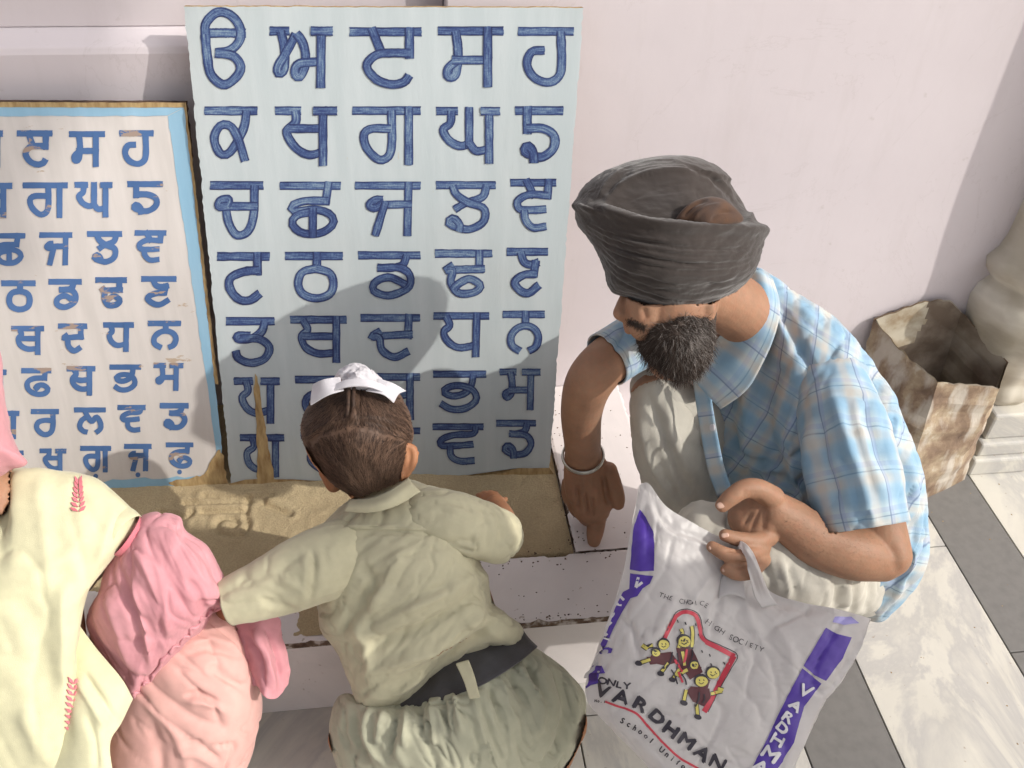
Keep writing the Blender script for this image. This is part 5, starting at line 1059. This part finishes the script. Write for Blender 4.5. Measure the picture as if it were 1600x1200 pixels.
# --- print on the bag: every mark is laid on the bag's own surface
BT = tree_of(bf)
def on_bag(x, y, lift=.0008):
    h = BT.ray_cast(CAM, ray(x, y).normalized())
    if h[0] is None: h = BT.find_nearest(D(x, y, 1.43))
    nn = h[1]; 
    if nn.dot(ray(x, y)) > 0: nn = -nn
    return h[0]+nn*lift
def decal(name, poly, mat, lift=.0012, step=5, smoothpoly=False):
    Q = np.array(poly, float) if not smoothpoly else cr(poly, 40, closed=True)[:, :2]
    E_ = []; 
    for i in range(len(Q)):
        a, b_ = Q[i], Q[(i+1) % len(Q)]; k = max(1, int(np.linalg.norm(b_-a)/step)); E_ += [a+(b_-a)*q/k for q in range(k)]
    x0, y0 = Q.min(0); x1, y1 = Q.max(0); I = []
    def ins(p):
        c = False; j = len(Q)-1
        for i in range(len(Q)):
            if (Q[i][1] > p[1]) != (Q[j][1] > p[1]) and p[0] < (Q[j][0]-Q[i][0])*(p[1]-Q[i][1])/(Q[j][1]-Q[i][1])+Q[i][0]: c = not c
            j = i
        return c
    for x in np.arange(x0+step/2, x1, step):
        for y in np.arange(y0+step/2, y1, step):
            if ins((x, y)) and min(math.hypot(x-e[0], y-e[1]) for e in E_) > step*.4: I.append((x, y))
    n = len(E_); pts = [Vector((float(e[0]), float(e[1]))) for e in list(E_)+I]
    r = delaunay_2d_cdt(pts, [(i, (i+1) % n) for i in range(n)], [], 1, 1e-4)
    F = [tuple(f) for f in r[2] if ins(sum((np.array(r[0][k]) for k in f), np.zeros(2))/len(f))]
    return link(name, [on_bag(p.x, p.y, lift) for p in r[0]], F, mat, bag)
def line(name, pts, wd, mat, lift=.0009, n=None):
    L = sum(math.hypot(b_[0]-a[0], b_[1]-a[1]) for a, b_ in zip(pts[:-1], pts[1:])); Q = cr(pts, n or max(3, int(L/4)))[:, :2]; T = np.gradient(Q, axis=0); T /= np.linalg.norm(T, axis=1)[:, None]+1e-9
    V = []
    for q, tt in zip(Q, T): V += [on_bag(q[0]-tt[1]*wd/2, q[1]+tt[0]*wd/2, lift), on_bag(q[0]+tt[1]*wd/2, q[1]-tt[0]*wd/2, lift)]
    return link(name, V, [(2*i, 2*i+1, 2*i+3, 2*i+2) for i in range(len(Q)-1)], mat, bag)
fontcache = {}
def glyph(ch):
    if ch not in fontcache:
        c = bpy.data.curves.new('g', 'FONT'); c.body = ch; c.resolution_u = 3; o = bpy.data.objects.new('g', c); col.objects.link(o)
        dg = bpy.context.evaluated_depsgraph_get(); me = bpy.data.meshes.new_from_object(o.evaluated_get(dg))
        fontcache[ch] = ([tuple(v.co)[:2] for v in me.vertices], [tuple(p.vertices) for p in me.polygons]); bpy.data.objects.remove(o); bpy.data.curves.remove(c); bpy.data.meshes.remove(me)
    return fontcache[ch]
def lettering(name, text, path, size, mat, lift=.0022, stretch=1., bold=0, up=1, gap=None):
    """characters spaced evenly along a path of pixels, size = cap height in px"""
    Q = cr(path, 200)[:, :2]; s = np.r_[0, np.cumsum(np.linalg.norm(np.diff(Q, axis=0), axis=1))]; n = len(text)
    for i, ch in enumerate(text):
        if ch == ' ': continue
        tpos = s[-1]*(i+.5)/n; x = np.interp(tpos, s, Q[:, 0]); y = np.interp(tpos, s, Q[:, 1]); a, b_ = max(0, tpos-4), min(s[-1], tpos+4)
        dx = np.interp(b_, s, Q[:, 0])-np.interp(a, s, Q[:, 0]); dy = np.interp(b_, s, Q[:, 1])-np.interp(a, s, Q[:, 1]); l = math.hypot(dx, dy); dx /= l; dy /= l
        gv, gf = glyph(ch); gv = np.array(gv); cx = (gv[:, 0].min()+gv[:, 0].max())/2; k = size/.70
        V = []; off = [(0, 0)] if not bold else [(0, 0), (bold, 0), (0, bold), (-bold, 0), (0, -bold)]
        F = []
        for oi, (ox, oy) in enumerate(off):
            base = len(V)
            for gx_, gy_ in gv:
                u = (gx_-cx)*k*stretch+ox; v = gy_*k+oy; V.append(on_bag(x+dx*u+dy*v*up, y+dy*u-dx*v*up, lift+oi*.00004))
            F += [tuple(q+base for q in f) for f in gf]
        link(name, V, F, mat, bag)
# purple band, left (folds back along the crease)
decal('purple_band', [(1000, 796), (1012, 812), (1021, 830), (1023, 860), (1022, 892), (1000, 893), (985, 890), (988, 850), (990, 825)], M['purple'])
decal('purple_band', [(985, 896), (1021, 900), (1016, 912), (1004, 920), (996, 932), (986, 935), (978, 948), (968, 965), (958, 985), (948, 1008), (938, 1022), (934, 1018), (950, 985), (962, 950), (974, 925), (984, 920)], M['purple'], step=6)
for (a, b_) in (((968, 930), (976, 938)), ((962, 944), (972, 946)), ((962, 958), (954, 966)), ((956, 972), (948, 980)), ((994, 918), (1004, 910)), ((994, 918), (998, 902)), ((950, 990), (942, 996))): line('white_letter', [a, b_], 4, M['bagwhite'], .0014)
decal('purple_band', [(918, 1042), (926, 1040), (924, 1056), (916, 1076), (910, 1070), (908, 1052)], M['purple'])
# purple band, right
decal('lilac_band', [(1304, 964), (1330, 964), (1342, 974), (1318, 977), (1300, 972)], M['lilac'])
decal('purple_band', [(1290, 981), (1308, 991), (1330, 996), (1316, 1028), (1290, 1064), (1272, 1055), (1255, 1040)], M['purple'])
decal('purple_band', [(1253, 1044), (1268, 1056), (1283, 1068), (1270, 1085), (1256, 1104), (1248, 1130), (1240, 1160), (1222, 1190), (1200, 1218), (1160, 1225), (1180, 1190), (1205, 1140), (1230, 1088)], M['purple'])
lettering('white_letter', 'VARDHMAN', [(1258, 1062), (1244, 1092), (1232, 1122), (1214, 1155), (1196, 1188), (1176, 1228), (1160, 1260), (1140, 1290)], 30, M['bagwhite'], .0016, 1.35, .9, up=-1) if False else None
def upright(ch, cx, cy, sz, ang, st=1.):
    gv, gf = glyph(ch); gv = np.array(gv); mx = (gv[:, 0].min()+gv[:, 0].max())/2; my = (gv[:, 1].min()+gv[:, 1].max())/2; c, s = math.cos(ang), math.sin(ang); V = []; F = []
    for oi, (ox, oy) in enumerate(((0, 0), (1.1, 0), (-1.1, 0), (0, 1.1), (0, -1.1))):
        b_ = len(V)
        for gx_, gy_ in gv:
            u = (gx_-mx)*sz*st/.7+ox; v = -(gy_-my)*sz/.7+oy; V.append(on_bag(cx+u*c-v*s, cy+u*s+v*c, .0030+oi*.00004))
        F += [tuple(q+b_ for q in f) for f in gf]
    link('white_letter', V, F, M['bagwhite'], bag)
for ch, x, y, sz, an in (('V', 1257, 1079, 17, R(28)), ('A', 1242, 1103, 14, R(38)), ('R', 1231, 1121, 15, R(34)), ('D', 1222, 1137, 14, R(42)), ('H', 1214, 1156, 17, R(32)), ('M', 1203, 1178, 19, R(34)), ('A', 1188, 1198, 19, R(34)), ('N', 1176, 1218, 19, R(34))): upright(ch, x, y, sz, an, 1.35)
# centre print
lettering('printed_letter', 'THE CHOICE', [(1028, 932), (1050, 940), (1075, 946), (1092, 945), (1104, 952)], 7.5, M['ink'])
lettering('printed_letter', 'HIGH SOCIETY', [(1100, 974), (1118, 986), (1140, 1000), (1165, 1010), (1192, 1020)], 8.5, M['ink'])
lettering('printed_letter', 'ONLY', [(936, 1068), (952, 1070), (968, 1075), (986, 1077)], 10, M['ink'], .0022, 1.35, .6)
lettering('printed_letter', 'VARDHMAN', [(926, 1083), (958, 1094), (990, 1105), (1015, 1122), (1040, 1145), (1072, 1168), (1100, 1190), (1130, 1206)], 19, M['ink'], .0026, 1.3, 1.5)
line('red_swoosh', [(946, 1096), (965, 1103), (980, 1108), (996, 1116), (1012, 1134), (1036, 1160), (1062, 1184), (1090, 1200), (1110, 1212)], 3.4, M['red'])
lettering('printed_letter', 'No.1', [(930, 1096), (948, 1098)], 4, M['ink'], bold=.3)
lettering('printed_letter', 'School Uniform', [(967, 1126), (985, 1136), (1005, 1150), (1030, 1172), (1060, 1196), (1090, 1212)], 8, M['ink'], bold=.5)
line('red_frame', [(1037, 1000), (1046, 980), (1056, 962)], 7, M['red']); line('red_frame', [(1056, 963), (1066, 957), (1078, 957), (1088, 964), (1093, 980), (1096, 995), (1105, 1004)], 6, M['red'])
line('red_frame', [(1103, 1003), (1125, 1014), (1148, 1026)], 7.5, M['red']); line('red_frame', [(1147, 1025), (1136, 1045), (1122, 1072), (1112, 1092), (1100, 1112)], 8.5, M['red'])
line('frame_line', [(1035, 998), (1045, 978), (1054, 959), (1064, 953), (1080, 953), (1092, 962), (1097, 980), (1100, 994), (1106, 1000), (1128, 1010), (1152, 1024), (1140, 1048), (1126, 1074), (1106, 1112)], 1.3, M['ink'], .0012)
def ell(name, cx, cy, rx, ry, a, mat, lift): 
    c, s = math.cos(a), math.sin(a); decal(name, [(cx+rx*math.cos(q)*c-ry*math.sin(q)*s, cy+rx*math.cos(q)*s+ry*math.sin(q)*c) for q in np.linspace(0, 2*math.pi, 15)[:-1]], mat, lift, 5)
def child(hx, hy, r, body, limbs, hair=True):
    decal('printed_child', body, M['maroon'], .0012, 6)
    for l in limbs: line('printed_child', l, 7, M['ink'], .0013); line('printed_child', l, 4.5, M['yellow'], .0015)
    ell('printed_child', hx, hy, r*1.22, r*1.12, 0, M['ink'], .0016); ell('printed_child', hx+.8, hy+1.5, r, r*.88, 0, M['yellow'], .0018)
    for s_ in (-1, 1): line('printed_child', [(hx+s_*r*.35, hy-1), (hx+s_*r*.35+1.5, hy+1)], 1.6, M['ink'], .0020)
    line('printed_child', [(hx-r*.4, hy+r*.35), (hx, hy+r*.6), (hx+r*.45, hy+r*.35)], 1.2, M['ink'], .0020)
child(1068, 1001, 9.5, [(1056, 1012), (1080, 1010), (1090, 1030), (1098, 1050), (1078, 1062), (1062, 1040)], [[(1060, 1012), (1066, 990), (1064, 982)], [(1080, 1014), (1082, 990), (1080, 978)], [(1062, 1045), (1050, 1062)]])
child(1036, 1006, 8.5, [(1018, 1022), (1048, 1018), (1060, 1034), (1040, 1040), (1012, 1034)], [[(1020, 1008), (1008, 1012)], [(1016, 1030), (998, 1036)], [(1044, 1036), (1032, 1052)]])
child(1113, 1050, 9.5, [(1098, 1056), (1110, 1062), (1104, 1080), (1090, 1074)], [[(1122, 1076), (1130, 1078)]])
child(1095, 1063, 9.5, [(1080, 1072), (1108, 1076), (1110, 1090), (1100, 1104), (1082, 1096), (1072, 1080)], [[(1110, 1084), (1128, 1080)], [(1072, 1078), (1068, 1096)], [(1088, 1100), (1090, 1118)]])
child(1024, 1018, 6.5, [(1010, 1026), (1034, 1026), (1040, 1036), (1016, 1038)], [[(1012, 1014), (1004, 1008)]])
child(1084, 1038, 6.5, [(1070, 1040), (1096, 1042), (1094, 1056), (1074, 1054)], [[(1074, 1046), (1058, 1056)], [(1066, 1018), (1070, 1040)]])
for (x0, y0, x1, y1) in ((1050, 1018, 1044, 1040), (1058, 1020, 1056, 1046), (1082, 1016, 1078, 1034), (1064, 1052, 1072, 1070), (1048, 1046, 1058, 1068), (1092, 1082, 1086, 1104), (1100, 1084, 1098, 1098)): line('printed_fold', [(x0, y0), ((x0+x1)/2+2, (y0+y1)/2), (x1, y1)], 2.2, M['ink'], .0022)
for (x0, y0, x1, y1) in ((1072, 1014, 1068, 1036), (1054, 1030, 1066, 1050), (1066, 1066, 1060, 1050)): line('printed_tie', [(x0, y0), (x1, y1)], 3.4, M['red'], .0023)
for (x, y) in ((1058, 968), (1070, 972), (1086, 974), (1090, 990), (1096, 1016), (1108, 1022), (1110, 1036), (1130, 1034), (1074, 1040), (1064, 1028)): line('printed_fleck', [(x, y), (x+1.5, y+4)], 1.8, M['ink'], .0013, 2)
for (x, y) in ((998, 1036), (1032, 1052), (1050, 1062), (1068, 1098), (1090, 1120)): ell('printed_shoe', x, y, 6, 4, .3, M['ink'], .0021)
subd = [o for o in bpy.data.objects if o.name.split('.')[0] in ('cloth_tail', 'cloth_band', 'scarf_tail', 'belt_loop')]
for o in subd: subsurf(o, 1)

# ================================================================== BYSTANDER (added out of view at the lower right to shade the child and bag)
KD = 1.
by = empty('person', (1.33, -1.36, 0), 'adult in pale kurta pyjama added outside the picture to shade the child and bag', 'person')
def ring_body(name, rows, mat, parent, seg=36):
    V = []; F = []
    for (x, y, z, a, b_) in rows:
        for j in range(seg): q = j/seg*2*math.pi; V.append((x+a*math.cos(q), y+b_*math.sin(q), z))
    m = len(rows)
    for i in range(m-1):
        for j in range(seg): F.append((i*seg+j, i*seg+(j+1) % seg, (i+1)*seg+(j+1) % seg, (i+1)*seg+j))
    F += [tuple(range(seg))[::-1], tuple((m-1)*seg+j for j in range(seg))]
    o = link(name, V, F, mat, parent); fixn(o); return o
def rr_(pts, n=20): return [tuple(r) for r in cr([(p[2]*10, p[0]*10, p[1], p[3], p[4]) for p in pts], n)]
def rb(name, pts, mat, parent, n=24):
    S = rr_(pts, n); return ring_body(name, [(s[1]/10, s[2], s[0]/10, s[3], s[4]) for s in S], mat, parent)
bx_, by_ = 1.33, -1.36
Bp = [rb('tmp', [(bx_, by_, 1.66, .03, .03), (bx_, by_, 1.64, .07, .085), (bx_, by_, 1.56, .078, .098), (bx_, by_, 1.50, .07, .088), (bx_, by_+.01, 1.44, .045, .05), (bx_, by_, 1.40, .055, .055), (bx_, by_, 1.36, .12, .08), (bx_, by_, 1.30, .17, .10), (bx_, by_, 1.0, .14, .10), (bx_, by_, .85, .155, .11), (bx_, by_, .78, .12, .10)], None, None)]
for s_ in (-1, 1):
    Bp.append(rb('tmp', [(bx_+s_*.08, by_, .88, .08, .09), (bx_+s_*.09, by_, .5, .055, .06), (bx_+s_*.09, by_, .1, .038, .042), (bx_+s_*.09, by_, .03, .04, .05)], None, None))
    Bp.append(rb('tmp', [(bx_+s_*.09, by_+.05, .07, .03, .05), (bx_+s_*.09, by_+.06, .04, .042, .12), (bx_+s_*.09, by_+.06, .012, .042, .125)], None, None))
    Bp.append(rb('tmp', [(bx_+s_*.17, by_, 1.34, .05, .05), (bx_+s_*.215, by_, 1.1, .042, .045), (bx_+s_*.225, by_+.03, .88, .03, .03), (bx_+s_*.225, by_+.04, .82, .02, .04), (bx_+s_*.225, by_+.05, .74, .016, .035)], None, None))
Bp.append(rb('tmp', [(bx_, by_+.10, 1.56, .008, .01), (bx_, by_+.105, 1.53, .014, .02), (bx_, by_+.09, 1.515, .012, .016)], None, None))
merge_remesh('body', Bp, M['skin_man'], by, .007, 3)
kk = rb('kurta', [(bx_, by_, 1.405, .065, .065), (bx_, by_, 1.37, .13, .09), (bx_, by_, 1.31, .185, .115), (bx_, by_, 1.0, .165, .125), (bx_, by_, .8, .19, .14), (bx_, by_, .55, .22, .16)], M['trouser'], by); rumple(kk, .006, .08, 3)
for s_ in (-1, 1):
    o_ = rb('kurta_sleeve', [(bx_+s_*.16, by_, 1.355, .06, .06), (bx_+s_*.215, by_, 1.1, .055, .06), (bx_+s_*.225, by_+.03, .90, .045, .05)], M['trouser'], kk); rumple(o_, .004, .05, 5)
    o_ = rb('pyjama_leg', [(bx_+s_*.08, by_, .80, .09, .10), (bx_+s_*.09, by_, .5, .08, .085), (bx_+s_*.09, by_, .09, .055, .06)], M['whitecloth'], by); rumple(o_, .004, .05, 6)
ht = rb('turban', [(bx_, by_-.01, 1.72, .03, .03), (bx_, by_-.01, 1.70, .09, .10), (bx_, by_-.01, 1.65, .115, .13), (bx_, by_, 1.59, .105, .122), (bx_, by_, 1.57, .09, .105)], M['pink'], by); rumple(ht, .004, .03, 8)
